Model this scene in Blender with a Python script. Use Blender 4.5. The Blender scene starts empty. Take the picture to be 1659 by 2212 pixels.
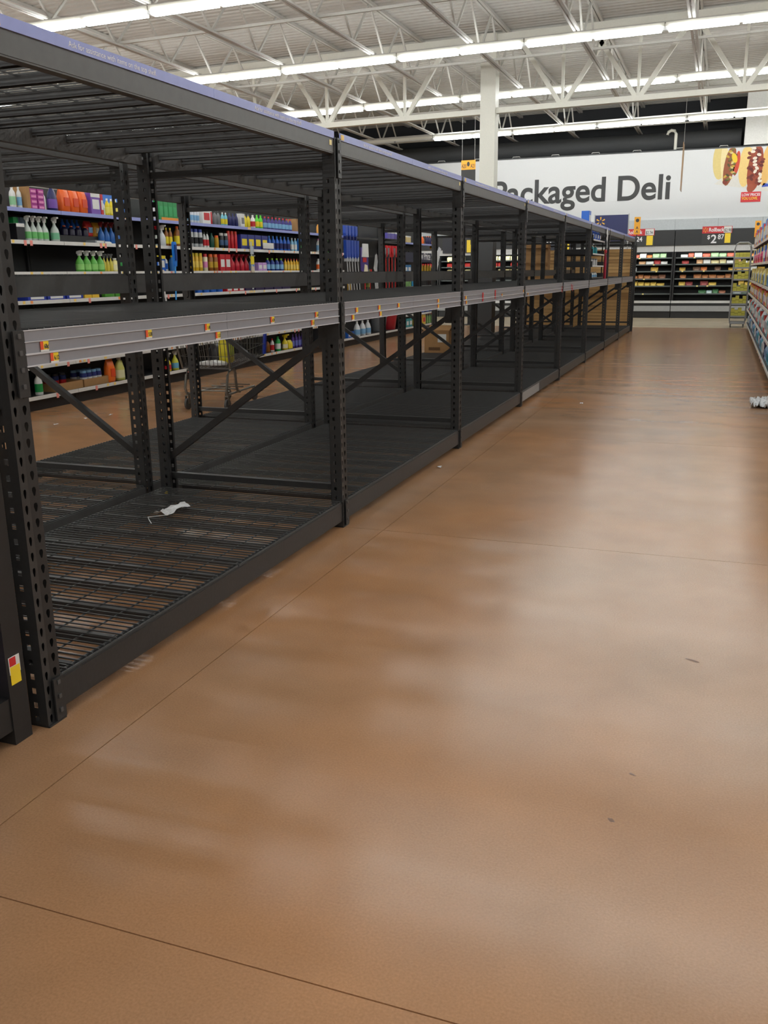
import bpy, math, random
import numpy as np
from mathutils import Matrix, Vector
random.seed(7)
S = bpy.context.scene
C = S.collection
# ------------------------------------------------------------------ camera
W, H, F = 1659.0, 2212.0, 1933.03
YAW, PIT, ROL, CAMH = 0.3537, 0.2616, -0.0118, 1.434
def axes():
    cy, sy, cp, sp, cr, sr = math.cos(YAW), math.sin(YAW), math.cos(PIT), math.sin(PIT), math.cos(ROL), math.sin(ROL)
    f = np.array([-sy*cp, cy*cp, -sp]); r = np.array([cy, sy, 0.0]); u = np.cross(r, f)
    return cr*r+sr*u, -sr*r+cr*u, f
AR, AU, AF = axes()
cam = bpy.data.cameras.new('camera'); co = bpy.data.objects.new('camera', cam); C.objects.link(co)
cam.sensor_fit = 'VERTICAL'; cam.sensor_height = 24.0; cam.sensor_width = 18.0
cam.lens = 24.0*F/H; cam.clip_start = 0.05; cam.clip_end = 200
m = Matrix(((AR[0], AU[0], -AF[0], 0), (AR[1], AU[1], -AF[1], 0), (AR[2], AU[2], -AF[2], CAMH), (0, 0, 0, 1)))
co.matrix_world = m
S.camera = co
# ------------------------------------------------------------------ world, exposure
wd = bpy.data.worlds.new('world'); S.world = wd; wd.use_nodes = True
wd.node_tree.nodes['Background'].inputs[0].default_value = (0.8, 0.85, 0.9, 1)
wd.node_tree.nodes['Background'].inputs[1].default_value = 0.05
S.view_settings.view_transform = 'Standard'; S.view_settings.look = 'None'
S.view_settings.gamma = 1.0; S.view_settings.use_curve_mapping = False
S.view_settings.exposure = -0.18
TUBE = 26.0          # radiance of the ceiling tubes
# ------------------------------------------------------------------ pixel helpers (direction from pixel, distance from the plane it touches)
def proj(P):
    d = np.array(P, float)-np.array([0, 0, CAMH])
    z = d@AF
    return W/2+F*(d@AR)/z, H/2-F*(d@AU)/z
def ray(x, y): return AF+AR*(x-W/2)/F-AU*(y-H/2)/F
def atX(x, y, X): d = ray(x, y); return d*(X/d[0])+np.array([0, 0, CAMH])
def ysolve(px, X, z):
    a, b = 1.5, 60.0
    for _ in range(50):
        c = (a+b)/2
        if proj((X, c, z))[0] < px: a = c
        else: b = c
    return (a+b)/2
# ------------------------------------------------------------------ materials
MATS = {}
def mat(name, col, rough=0.5, metal=0.0, var=0.12, scale=30.0, emit=0.0, bump=0.0, alpha=None, spec=None, emitcol=None, trans=0.0):
    if name in MATS: return MATS[name]
    M = bpy.data.materials.new(name); M.use_nodes = True
    nt = M.node_tree; n = nt.nodes; L = nt.links
    b = n['Principled BSDF']
    tc = n.new('ShaderNodeTexCoord')
    nz = n.new('ShaderNodeTexNoise'); nz.inputs['Scale'].default_value = scale; nz.inputs['Detail'].default_value = 3
    L.new(tc.outputs['Object'], nz.inputs['Vector'])
    mx = n.new('ShaderNodeMix'); mx.data_type = 'RGBA'
    mx.inputs['A'].default_value = (*[max(0, c*(1-var)) for c in col], 1)
    mx.inputs['B'].default_value = (*[min(1, c*(1+var)) for c in col], 1)
    L.new(nz.outputs['Fac'], mx.inputs['Factor']); L.new(mx.outputs['Result'], b.inputs['Base Color'])
    b.inputs['Roughness'].default_value = rough; b.inputs['Metallic'].default_value = metal
    if spec is not None: b.inputs['Specular IOR Level'].default_value = spec
    if emit:
        b.inputs['Emission Color'].default_value = (*(emitcol or col), 1); b.inputs['Emission Strength'].default_value = emit
    if bump:
        bp = n.new('ShaderNodeBump'); bp.inputs['Strength'].default_value = bump; bp.inputs['Distance'].default_value = 0.01
        L.new(nz.outputs['Fac'], bp.inputs['Height']); L.new(bp.outputs['Normal'], b.inputs['Normal'])
    if trans: b.inputs['Transmission Weight'].default_value = trans; b.inputs['IOR'].default_value = 1.3
    MATS[name] = M
    return M
def srgb(r, g, b):
    f = lambda c: ((c/255+0.055)/1.055)**2.4 if c > 10 else c/255/12.92
    return (f(r), f(g), f(b))
def pm(r, g, b, rough=0.35):
    """glossy packaging in an sRGB colour"""
    return mat('packaging_%d_%d_%d' % (r, g, b), srgb(r, g, b), rough, var=0.08, scale=18)
def floor_mat(name, ca, cb, rough=(0.17, 0.268)):
    M = bpy.data.materials.new(name); M.use_nodes = True
    nt = M.node_tree; n = nt.nodes; L = nt.links; b = n['Principled BSDF']
    g = n.new('ShaderNodeNewGeometry')
    def noise(scale, detail, mapscale=(1, 1, 1), rot=0.0, dist=0.0):
        mp = n.new('ShaderNodeMapping'); mp.inputs['Scale'].default_value = mapscale; mp.inputs['Rotation'].default_value = (0, 0, rot)
        L.new(g.outputs['Position'], mp.inputs['Vector'])
        z = n.new('ShaderNodeTexNoise'); z.inputs['Scale'].default_value = scale; z.inputs['Detail'].default_value = detail
        z.inputs['Distortion'].default_value = dist
        L.new(mp.outputs['Vector'], z.inputs['Vector']); return z.outputs['Fac']
    big = noise(0.45, 3, dist=0.3); mid = noise(2.6, 3); fine = noise(160, 3); gl = noise(1.0, 3, (0.35, 3.5, 1), 0.06)
    def rampf(src, a, c):
        r = n.new('ShaderNodeMapRange'); r.inputs['From Min'].default_value = a; r.inputs['From Max'].default_value = c
        L.new(src, r.inputs['Value']); return r.outputs['Result']
    def mixc(fac, A, B):
        x = n.new('ShaderNodeMix'); x.data_type = 'RGBA'
        L.new(fac, x.inputs['Factor'])
        for s, v in (('A', A), ('B', B)):
            if isinstance(v, tuple): x.inputs[s].default_value = (*v, 1)
            else: L.new(v, x.inputs[s])
        return x.outputs['Result']
    c1 = mixc(rampf(big, 0.15, 0.85), ca, cb)
    dk = n.new('ShaderNodeMix'); dk.data_type = 'RGBA'; dk.blend_type = 'MULTIPLY'
    r1 = n.new('ShaderNodeMapRange'); r1.inputs['From Min'].default_value = 0.1; r1.inputs['From Max'].default_value = 0.9
    r1.inputs['To Min'].default_value = 0.82; r1.inputs['To Max'].default_value = 1.16
    L.new(mid, r1.inputs['Value'])
    dk.inputs['Factor'].default_value = 1.0; L.new(c1, dk.inputs['A']); L.new(r1.outputs['Result'], dk.inputs['B'])
    d2 = n.new('ShaderNodeMix'); d2.data_type = 'RGBA'; d2.blend_type = 'MULTIPLY'; d2.inputs['Factor'].default_value = 1.0
    r2 = n.new('ShaderNodeMapRange'); r2.inputs['From Min'].default_value = 0.25; r2.inputs['From Max'].default_value = 0.75
    r2.inputs['To Min'].default_value = 0.85; r2.inputs['To Max'].default_value = 1.12
    L.new(fine, r2.inputs['Value']); L.new(dk.outputs['Result'], d2.inputs['A']); L.new(r2.outputs['Result'], d2.inputs['B'])
    L.new(d2.outputs['Result'], b.inputs['Base Color'])
    rr = n.new('ShaderNodeMapRange'); rr.inputs['From Min'].default_value = 0.2; rr.inputs['From Max'].default_value = 0.8
    rr.inputs['To Min'].default_value = rough[0]; rr.inputs['To Max'].default_value = rough[1]
    L.new(gl, rr.inputs['Value']); L.new(rr.outputs['Result'], b.inputs['Roughness'])
    return M
BLACK = mat('black_powder_coated_steel', (0.026, 0.026, 0.027), 0.42, var=0.25, scale=60, bump=0.05)
BLACKP = mat('black_painted_panel', (0.016, 0.016, 0.017), 0.5, var=0.2)
BEAMK = mat('dark_grey_beam_steel', (0.085, 0.085, 0.085), 0.42, var=0.2, scale=25)  # lighter grey than BLACK, for every beam except the low front one
WIRE = mat('black_coated_wire', (0.065, 0.066, 0.067), 0.35, var=0.1)
CHAN = mat('dark_steel_channel', (0.09, 0.09, 0.093), 0.32, metal=0.2, var=0.2)
GREYP = mat('grey_plastic_price_channel', (0.27, 0.27, 0.30), 0.35, var=0.06)
LIGHTP = mat('pale_plastic_ridge', (0.62, 0.62, 0.66), 0.3, var=0.05)
BLUEST = mat('periwinkle_blue_shelf_strip', srgb(146, 156, 216), 0.35, var=0.06)
WHITEP = mat('white_plastic', (0.75, 0.75, 0.74), 0.35, var=0.04)
WHITEPAINT = mat('white_painted_steel', (0.74, 0.73, 0.66), 0.5, var=0.05)
DECKC = mat('white_painted_roof_deck', (0.52, 0.51, 0.48), 0.7, var=0.08, scale=2)
STEELC = mat('pale_painted_joist_steel', (0.56, 0.55, 0.52), 0.6, var=0.08)
YELLOW = pm(250, 215, 50); RED = pm(205, 40, 45); ORANGE = pm(248, 175, 40)
TEXTW = mat('white_print', (0.85, 0.85, 0.88), 0.5, var=0.02); TEXTK = mat('dark_grey_print', (0.045, 0.047, 0.05), 0.5, var=0.03)
CARD = mat('brown_cardboard', srgb(168, 128, 84), 0.8, var=0.1, scale=14)
DKGREY = mat('dark_grey_panel', (0.035, 0.036, 0.038), 0.5, var=0.1)
CHROME = mat('galvanised_tube', (0.45, 0.45, 0.45), 0.3, metal=0.8, var=0.1)
RUBBER = mat('grey_rubber', (0.06, 0.06, 0.06), 0.6)
# ------------------------------------------------------------------ mesh builder
class MB:
    def __init__(s): s.v = []; s.f = []
    def add(s, vs, fs):
        o = len(s.v); s.v += [tuple(map(float, v)) for v in vs]; s.f += [tuple(i+o for i in f) for f in fs]; return s
    def box(s, x0, x1, y0, y1, z0, z1):
        return s.add([(x0,y0,z0),(x1,y0,z0),(x1,y1,z0),(x0,y1,z0),(x0,y0,z1),(x1,y0,z1),(x1,y1,z1),(x0,y1,z1)],
                     [(3,2,1,0),(4,5,6,7),(0,1,5,4),(1,2,6,5),(2,3,7,6),(3,0,4,7)])
    def bar(s, p, q, w, h=None):
        h = h or w; p = Vector(p); q = Vector(q); d = (q-p).normalized()
        up = Vector((0, 0, 1)) if abs(d.z) < 0.95 else Vector((1, 0, 0))
        a = d.cross(up).normalized()*w/2; b = a.cross(d).normalized()*h/2
        vs = [p-a-b, p+a-b, p+a+b, p-a+b, q-a-b, q+a-b, q+a+b, q-a+b]
        return s.add(vs, [(3,2,1,0),(4,5,6,7),(0,1,5,4),(1,2,6,5),(2,3,7,6),(3,0,4,7)])
    def tube(s, pts, r, n=8):
        pts = [Vector(p) for p in pts]; rings = []
        for i, p in enumerate(pts):
            d = (pts[min(i+1, len(pts)-1)]-pts[max(i-1, 0)]).normalized()
            up = Vector((0, 0, 1)) if abs(d.z) < 0.9 else Vector((0, 1, 0))
            a = d.cross(up).normalized(); b = a.cross(d).normalized()
            rings.append([p+(a*math.cos(2*math.pi*k/n)+b*math.sin(2*math.pi*k/n))*r for k in range(n)])
        vs = [v for R_ in rings for v in R_]; fs = []
        for i in range(len(pts)-1):
            for k in range(n): fs.append((i*n+k, i*n+(k+1) % n, (i+1)*n+(k+1) % n, (i+1)*n+k))
        fs += [tuple(range(n-1, -1, -1)), tuple((len(pts)-1)*n+k for k in range(n))]
        return s.add(vs, fs)
    def lathe(s, prof, n=14, sx=1.0, sy=1.0, c=(0, 0, 0)):
        vs = []; fs = []
        for (r, z) in prof:
            for k in range(n):
                a = 2*math.pi*k/n; vs.append((c[0]+r*sx*math.cos(a), c[1]+r*sy*math.sin(a), c[2]+z))
        for i in range(len(prof)-1):
            for k in range(n): fs.append((i*n+k, i*n+(k+1) % n, (i+1)*n+(k+1) % n, (i+1)*n+k))
        fs += [tuple(range(n-1, -1, -1)), tuple((len(prof)-1)*n+k for k in range(n))]
        return s.add(vs, fs)
    def poly(s, pts2, fn, t0, t1):
        """extrude a 2D outline; fn(u,v,t) gives the 3D point"""
        n = len(pts2); vs = [fn(u, v, t0) for u, v in pts2]+[fn(u, v, t1) for u, v in pts2]
        return s.add(vs, [tuple(range(n-1, -1, -1)), tuple(range(n, 2*n))]+[(i, (i+1) % n, n+(i+1) % n, n+i) for i in range(n)])
    def mesh(s, name, material, smooth=False, mir=False):
        me = bpy.data.meshes.new(name)
        v = [(-x, y, z) for x, y, z in s.v] if mir else s.v
        f = [tuple(reversed(q)) for q in s.f] if mir else s.f
        me.from_pydata(v, [], f); me.materials.append(material); me.update()
        if smooth:
            me.polygons.foreach_set('use_smooth', [True]*len(me.polygons))
            try: me.set_sharp_from_angle(angle=math.radians(40))
            except Exception: pass
        return me
def link(name, me, parent=None, loc=(0, 0, 0), rot=(0, 0, 0)):
    o = bpy.data.objects.new(name, me); C.objects.link(o)
    if parent is not None: o.parent = parent
    o.location = loc; o.rotation_euler = rot
    return o
def part(name, mb, material, parent=None, smooth=False): return link(name, mb.mesh(name, material, smooth), parent)
def tag(o, label, cat, group=None):
    o['label'] = label; o['category'] = cat
    if group: o['group'] = group
    return o
def thing(name, label, cat, loc=(0, 0, 0), rz=0.0, group=None):
    o = bpy.data.objects.new(name, None); C.objects.link(o); o.location = loc; o.rotation_euler = (0, 0, rz)
    o.empty_display_size = 0.05
    return tag(o, label, cat, group)
def struct(o): o['kind'] = 'structure'; return o
def box_mesh(name, x0, x1, y0, y1, z0, z1, material): return MB().box(x0, x1, y0, y1, z0, z1).mesh(name, material)
TXT = {}
def text(name, body, size, loc, rot, material, parent=None, ext=0.0008, off=0.0, align='LEFT', sx=1.0, res=3):
    key = (body, size, ext, off, align, material.name)
    if key not in TXT:
        cu = bpy.data.curves.new('lettering', 'FONT'); cu.body = body; cu.size = size; cu.extrude = ext; cu.offset = off
        cu.align_x = align; cu.resolution_u = res
        t = bpy.data.objects.new('lettering_tmp', cu)
        me = bpy.data.meshes.new_from_object(t); me.materials.clear(); me.materials.append(material)
        bpy.data.objects.remove(t); bpy.data.curves.remove(cu); TXT[key] = me
    o = link(name, TXT[key], parent, loc, rot); o.scale = (sx, 1, 1); return o
FX = (math.pi/2, 0, math.pi/2)      # lettering that faces +X
FY = (math.pi/2, 0, 0)              # lettering that faces -Y
# ================================================================== STRUCTURE
FLOORM = floor_mat('polished_brown_concrete', srgb(177, 120, 70), srgb(150, 127, 106))
FLOORB = floor_mat('polished_beige_concrete', srgb(205, 188, 160), srgb(190, 172, 146))
JOINT = mat('dark_joint_filler', srgb(128, 95, 66), 0.8)
XW0, XW1, YW0, YW1 = -21.0, 9.0, -9.0, 31.2
fl = struct(link('floor', box_mesh('floor', XW0, XW1, YW0, YW1, -0.12, -0.004, JOINT)))
xj = [XW0]+[-1.72+3.24*i for i in range(-5, 4)]+[XW1]
yj = [YW0]+[4.64+3.24*i for i in range(-4, 7)]+[YW1]
yj = sorted([y for y in yj if abs(y-24.08) > 1.0]+[24.2])
for i in range(len(xj)-1):
    for j in range(len(yj)-1):
        g = 0.0018
        link('concrete_slab', box_mesh('concrete_slab', xj[i]+g, xj[i+1]-g, yj[j]+g, yj[j+1]-g, -0.05, 0.0, FLOORB if yj[j] > 24 else FLOORM), fl)
STAIN = mat('dried_brown_stain', srgb(112, 82, 62), 0.5)
for px_s, py_s, a_, b_, sd in ((1496, 1427, 0.028, 0.010, 1), (1366, 1673, 0.011, 0.006, 2), (1321, 1772, 0.011, 0.009, 3)):
    d_ = ray(px_s, py_s); P_ = d_*(-CAMH/d_[2]); r_ = random.Random(sd)
    pts_ = [(P_[0]+a_*math.cos(k*math.pi/6)*r_.uniform(0.6, 1.1), P_[1]+b_*math.sin(k*math.pi/6)*r_.uniform(0.6, 1.1)-0.4*a_*math.cos(k*math.pi/6)) for k in range(12)]
    part('stain', MB().poly(pts_, lambda u, v, t: (u, v, t), 0.0001, 0.0004), STAIN, fl)
SL = 0.014
def zs(z, x): return z+SL*(x+5.0)            # the roof rises gently to the right
ZL, ZJ, ZD = 5.33, 5.45, 6.33
# corrugated roof deck
mb = MB(); prof = []
y = YW0
while y < YW1-0.1:
    prof += [(y, 0.0), (y+0.10, 0.0), (y+0.13, 0.045), (y+0.17, 0.045)]; y += 0.2
vs = []
for X in (XW0, XW1): vs += [(X, yy, zs(ZD, X)+zz) for yy, zz in prof]
n = len(prof)
vs += [(X, yy, zs(ZD, X)+0.15) for X in (XW0, XW1) for yy in (YW0, YW1)]
mb.add(vs, [(i, i+1, n+i+1, n+i) for i in range(n-1)]+[(2*n, 2*n+2, 2*n+3, 2*n+1)])
struct(part('ceiling', mb, DECKC))
FARW = mat('black_upper_wall', (0.022, 0.024, 0.028), 0.8); SIDEW = mat('pale_store_wall', (0.62, 0.62, 0.6), 0.7)
struct(link('wall_far', box_mesh('wall_far', XW0, XW1, YW1, YW1+0.2, -0.1, 6.9, FARW)))
struct(link('wall_behind', box_mesh('wall_behind', XW0, XW1, YW0-0.2, YW0, -0.1, 6.9, SIDEW)))
struct(link('wall_left', box_mesh('wall_left', XW0-0.2, XW0, YW0, YW1, -0.1, 6.9, SIDEW)))
struct(link('wall_right', box_mesh('wall_right', XW1, XW1+0.2, YW0, YW1, -0.1, 6.9, SIDEW)))
# ------------------------------------------------------------------ joists, girder, bridging, column
def joist_mesh():
    r = []
    c = MB()
    for dx in (-0.035, 0.035):
        c.box(dx-0.022, dx+0.022, YW0, YW1, ZJ, ZJ+0.035)
    t = MB()
    for dx in (-0.035, 0.035): t.box(dx-0.025, dx+0.025, YW0, YW1, ZD-0.06, ZD-0.002)
    w = MB(); y = YW0; p = 0.85
    while y < YW1-2*p:
        w.bar((0, y, ZJ+0.02), (0, y+p, ZD-0.03), 0.035); w.bar((0, y+p, ZD-0.03), (0, y+2*p, ZJ+0.02), 0.035); y += 2*p
    return [('bottom_chord', c.mesh('bottom_chord', STEELC)), ('top_chord', t.mesh('top_chord', STEELC)), ('web', w.mesh('web', STEELC))]
JM = joist_mesh()
for i in range(-6, 10):
    X = -2.74-1.92*i
    if not XW0+0.3 < X < XW1-0.3: continue
    jl = 'over the right-hand shelving' if X > 0.5 else 'over the concrete aisle' if X > -1.9 else 'over the empty racks' if X > -4.8 else 'over the cleaning aisle' if X > -7.2 else 'beyond the cleaning gondola'
    o = thing('roof_joist', 'pale open-web steel roof joist running lengthwise '+jl, 'joist', (X, 0, SL*(X+5)), 0, 'roof joists '+jl)
    for nme, me in JM: link(nme, me, o)
for k, yb in enumerate((6.0, 10.4, 14.9, 19.2, 24.3, 28.0)):
    b = MB(); b.bar((XW0, yb, zs(ZJ+0.06, XW0)), (XW1, yb, zs(ZJ+0.06, XW1)), 0.045)
    tag(part('bridging_angle', b, STEELC), ('fourth thin bridging angle before the white girder', 'third thin bridging angle before the white girder', 'second thin bridging angle before the white girder', 'thin bridging angle just before the white girder', 'thin bridging angle just beyond the white girder', 'thin bridging angle above the last light row')[k], 'beam', 'bridging angles under the roof')
GY = 20.5; ZG0, ZG1 = 4.72, 6.28
CX0, CX1 = -5.19, -4.86
def girder(xa, xb, nodes, label):
    o = thing('roof_girder', label, 'girder', (xa, GY, zs(ZG0, xa)))
    rel = lambda x, z: (x-xa, 0, zs(z, x)-zs(ZG0, xa))
    g = MB(); g.bar(rel(xa, ZG0+0.055), rel(xb, ZG0+0.055), 0.16, 0.11); part('bottom_chord', g, WHITEPAINT, o)
    g = MB(); g.bar(rel(xa, ZG1-0.15), rel(xb, ZG1-0.15), 0.16, 0.28); part('top_chord', g, WHITEPAINT, o)
    mids = [(nodes[i]+nodes[i+1])/2 for i in range(len(nodes)-1)]
    for nx in nodes:
        if nx-0.3 < xa or nx+0.3 > xb: continue
        v = MB(); v.bar(rel(nx, ZG0+0.1), rel(nx, ZG1-0.28), 0.06); part('vertical_strut', v, WHITEPAINT, o)
        for sgn in (-1, 1):
            tx = nx+sgn*0.85
            tx = min(max(tx, xa+0.05), xb-0.05)
            v = MB(); v.bar(rel(nx+sgn*0.05, ZG0+0.1), rel(tx, ZG1-0.28), 0.09); part('diagonal', v, WHITEPAINT, o)
girder(XW0, CX0, [-20.3, -18.5, -16.7, -14.6, -12.6, -10.7, -8.85, -6.96], 'white steel truss girder meeting the column and running off over the cleaning aisle')
girder(CX1, XW1, [-3.46, -1.92, 0.10, 2.1, 4.1, 6.1, 8.1], 'white steel truss girder running from the column over the concrete aisle')
o = thing('building_column', 'square white steel column with dark grey wrapped base beyond the racks', 'column', ((CX0+CX1)/2, GY, 0))
w_ = (CX1-CX0)/2
part('shaft', MB().box(-w_, w_, -w_, w_, 2.3, zs(ZG1, -5)), WHITEPAINT, o)
part('base_wrap', MB().box(-w_-0.01, w_+0.01, -w_-0.01, w_+0.01, 0.0, 2.32), DKGREY, o)
# ------------------------------------------------------------------ ceiling lights
TUBEM = mat('lit_fluorescent_tube', (1, 1, 0.97), 0.5, var=0.0, emit=TUBE, emitcol=(0.97, 1.0, 0.975))
TUBEOFF = mat('unlit_tube_housing', (0.6, 0.6, 0.58), 0.5)
hm = MB().box(-1.2, 1.2, -0.05, 0.05, 0.035, 0.10).mesh('housing', WHITEPAINT)
tm = MB().box(-0.56, 0.56, -0.065, 0.065, -0.035, 0.035)
tm = tm.mesh('tube', TUBEM)
sm = MB().box(-0.03, 0.03, -0.035, 0.035, -0.015, 0.035).mesh('socket', mat('grey_socket', (0.3, 0.3, 0.3), 0.5))
bm_ = MB().box(-1.21, 1.21, -0.035, 0.035, 0.10, 0.12).mesh('mounting_rail', STEELC)
ROWS = [-5.2, -0.7, 3.9, 8.5, 13.0, 17.5, 22.0, 27.7]
for yr in ROWS:
    x = XW0+1.6
    while x < XW1-1.3:
        lit = not (yr == 27.7 and (-2.45 < x < -1.0 or x < -7.6))
        rowl = {27.7: 'the row nearest the deli sign', 22.0: 'the row just beyond the white girder', 17.5: 'the row just before the white girder', 13.0: 'the second row before the white girder', 8.5: 'the third row before the white girder'}.get(yr, 'a row farther from the deli sign')
        o = thing('ceiling_light', 'lit white linear fluorescent fixture in '+rowl if lit else 'unlit white linear fixture in the ceiling row before the deli sign',
                  'light', (x, yr, zs(ZL, x)), 0, 'lit fixtures of '+rowl if lit else 'unlit ceiling strip lights')
        o.rotation_euler = (0, -math.atan(SL), 0)
        link('housing', hm, o); link('mounting_rail', bm_, o)
        if lit:
            for sx_ in (-0.59, 0.59): link('tube', tm, o, (sx_, 0, 0))
        else: link('tube', box_mesh('tube', -1.19, 1.19, -0.03, 0.03, 0.0, 0.035, TUBEOFF), o)
        for sx_ in (-1.18, 0.0, 1.18): link('socket', sm, o, (sx_, 0, 0))
        x += 2.42
# ================================================================== RACKS
X0, Y0, B, D, G = -1.9615, 2.191, 2.51, 1.2234, 0.1155
PW = 0.08                                     # post width
def ring(mb, outer, inner):
    n = len(outer); mb.add(outer+inner, [(i, (i+1) % n, n+(i+1) % n, n+i) for i in range(n)])
def post_mesh(h, mir):
    m = MB(); p = 0.0508; nz = int(h/p); dp = 0.07
    for k in range(nz):
        z0, z1 = k*p, (k+1)*p if k < nz-1 else h
        zc = (z0+z1)/2
        for (ya, yb, xa, xb) in ((-PW, -PW/2, 0, -0.006), (-PW/2, 0, -0.006, 0)):
            yc = (ya+yb)/2; xc = (xa+xb)/2
            outer = [(xa, ya, z0), (xc, yc, z0), (xb, yb, z0), (xb, yb, zc), (xb, yb, z1), (xc, yc, z1), (xa, ya, z1), (xa, ya, zc)]
            fx = lambda y: xa+(xb-xa)*(y-ya)/(yb-ya)
            hs = [(-0.003, -0.014), (0, -0.016), (0.003, -0.014), (0.0075, 0.002), (0.006, 0.011), (0, 0.014), (-0.006, 0.011), (-0.0075, 0.002)]
            ring(m, outer, [(fx(yc+a), yc+a, zc+b) for a, b in hs])
        for ys in (-PW, 0.0):
            outer = [(0, ys, z0), (-dp/2, ys, z0), (-dp, ys, z0), (-dp, ys, zc), (-dp, ys, z1), (-dp/2, ys, z1), (0, ys, z1), (0, ys, zc)]
            c = -0.042; a, b = 0.0075, 0.010
            inner = [(c+a, ys, zc-b), (c, ys, zc-b), (c-a, ys, zc-b), (c-a, ys, zc), (c-a, ys, zc+b), (c, ys, zc+b), (c+a, ys, zc+b), (c+a, ys, zc)]
            if ys == 0.0: outer, inner = outer[::-1], inner[::-1]
            ring(m, outer, inner)
    m.box(-dp, -dp+0.003, -PW, -PW+0.018, 0, h); m.box(-dp, -dp+0.003, -0.018, 0, 0, h)
    return m.mesh('post', BLACK, mir=mir)
RACKH = 2.12
def rack_lib(mir, zmid):
    L = {}
    mk = lambda mb, n, mt, sm=False: mb.mesh(n, mt, sm, mir)
    L['post'] = post_mesh(RACKH, mir)
    r = MB(); r.v = []; 
    # rear post: mirrored front post moved to the back
    L['rear'] = post_mesh(RACKH, not mir)
    L['foot'] = mk(MB().box(-0.085, 0.004, -PW, 0.004, 0, 0.006), 'foot_plate', BLACK)
    L['riv'] = mk(MB().box(0.0062, 0.0102, -0.026, -0.014, 0, 0.014), 'rivet', CHAN)
    L['hb1'] = mk(MB().box(-D+0.03, -0.03, -0.058, -0.022, 0.215, 0.25), 'horizontal_brace', BLACK)
    L['hb2'] = mk(MB().box(-D+0.03, -0.03, -0.058, -0.022, 1.965, 2.0), 'horizontal_brace', BLACK)
    L['hb3'] = mk(MB().box(-D+0.03, -0.03, -0.058, -0.022, 1.10, 1.135), 'horizontal_brace', BLACK)
    L['diag'] = mk(MB().bar((-D+0.05, -0.04, 0.34), (-0.05, -0.04, 1.12), 0.036), 'diagonal_brace', BLACK)
    L['plate'] = mk(MB().box(-0.13, -0.06, -0.062, -0.058, 1.03, 1.16).box(-0.13, -0.06, -0.022, -0.018, 1.03, 1.16), 'gusset_plate', BLACK)
    for key, z1, hh in (('low', 0.147, 0.107), ('mid', zmid-0.004, 0.10), ('top', 2.112, 0.075)):
        b = MB().box(-0.042, -0.002, 0.0, B-PW, z1-hh, z1).box(-0.0019, 0.0, 0.002, B-PW-0.002, z1-hh+0.006, z1-0.006)
        L['beam_'+key] = mk(b, 'beam', BLACK if key == 'low' else BEAMK)
        zc0 = max(0.008, z1-0.19); zc1 = z1+0.008
        c = MB(); c.box(0.0, 0.006, -0.042, 0.004, zc0, zc1).box(-0.05, 0.006, -0.0001, 0.004, zc0, zc1)
        L['con_a_'+key] = mk(c, 'beam_connector', BLACK)
        c = MB(); c.box(-0.05, 0.006, B-PW-0.005, B-PW-0.0005, zc0, zc1)
        L['con_b_'+key] = mk(c, 'beam_connector', BLACK)
        L['rz_'+key] = list(np.arange(zc0+0.025, zc1-0.01, 0.05))
        # wire decks, two panels to a bay
        for s in (0, 1):
            ya = 0.012+s*(B-PW-0.01)/2; yb = ya+(B-PW-0.03)/2
            w = MB(); nw = 36; t = 0.005
            for i in range(nw):
                yy = ya+(yb-ya)*i/(nw-1); w.box(-D+0.012, -0.012, yy-t/2, yy+t/2, z1+0.0015+t, z1+0.0015+2*t)
            for i in range(10):
                xx = -D+0.03+(D-0.06)*i/9; w.box(xx-t/2, xx+t/2, ya, yb, z1+0.0015, z1+0.0015+t)
            for xx in (-0.009, -D+0.009): w.box(xx-t/2, xx+t/2, ya, yb, z1-0.03, z1+0.0015+t)
            L['wires_%s_%d' % (key, s)] = mk(w, 'wire_deck', WIRE)
        u = MB().box(-D+0.045, -0.045, 0, 0.034, z1-0.004, z1+0.0014)
        u.box(-D+0.045, -0.045, 0, 0.003, z1-0.03, z1-0.004).box(-D+0.045, -0.045, 0.031, 0.034, z1-0.03, z1-0.004)
        L['chan_'+key] = mk(u, 'support_channel', CHAN)
        L['back_'+key] = mk(MB().box(-D+0.002, -D+0.042, 0.0, B-PW, z1-hh, z1), 'beam', BEAMK)
    return L
LIBF = rack_lib(False, 1.274); LIBR = rack_lib(True, 1.437)
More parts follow.
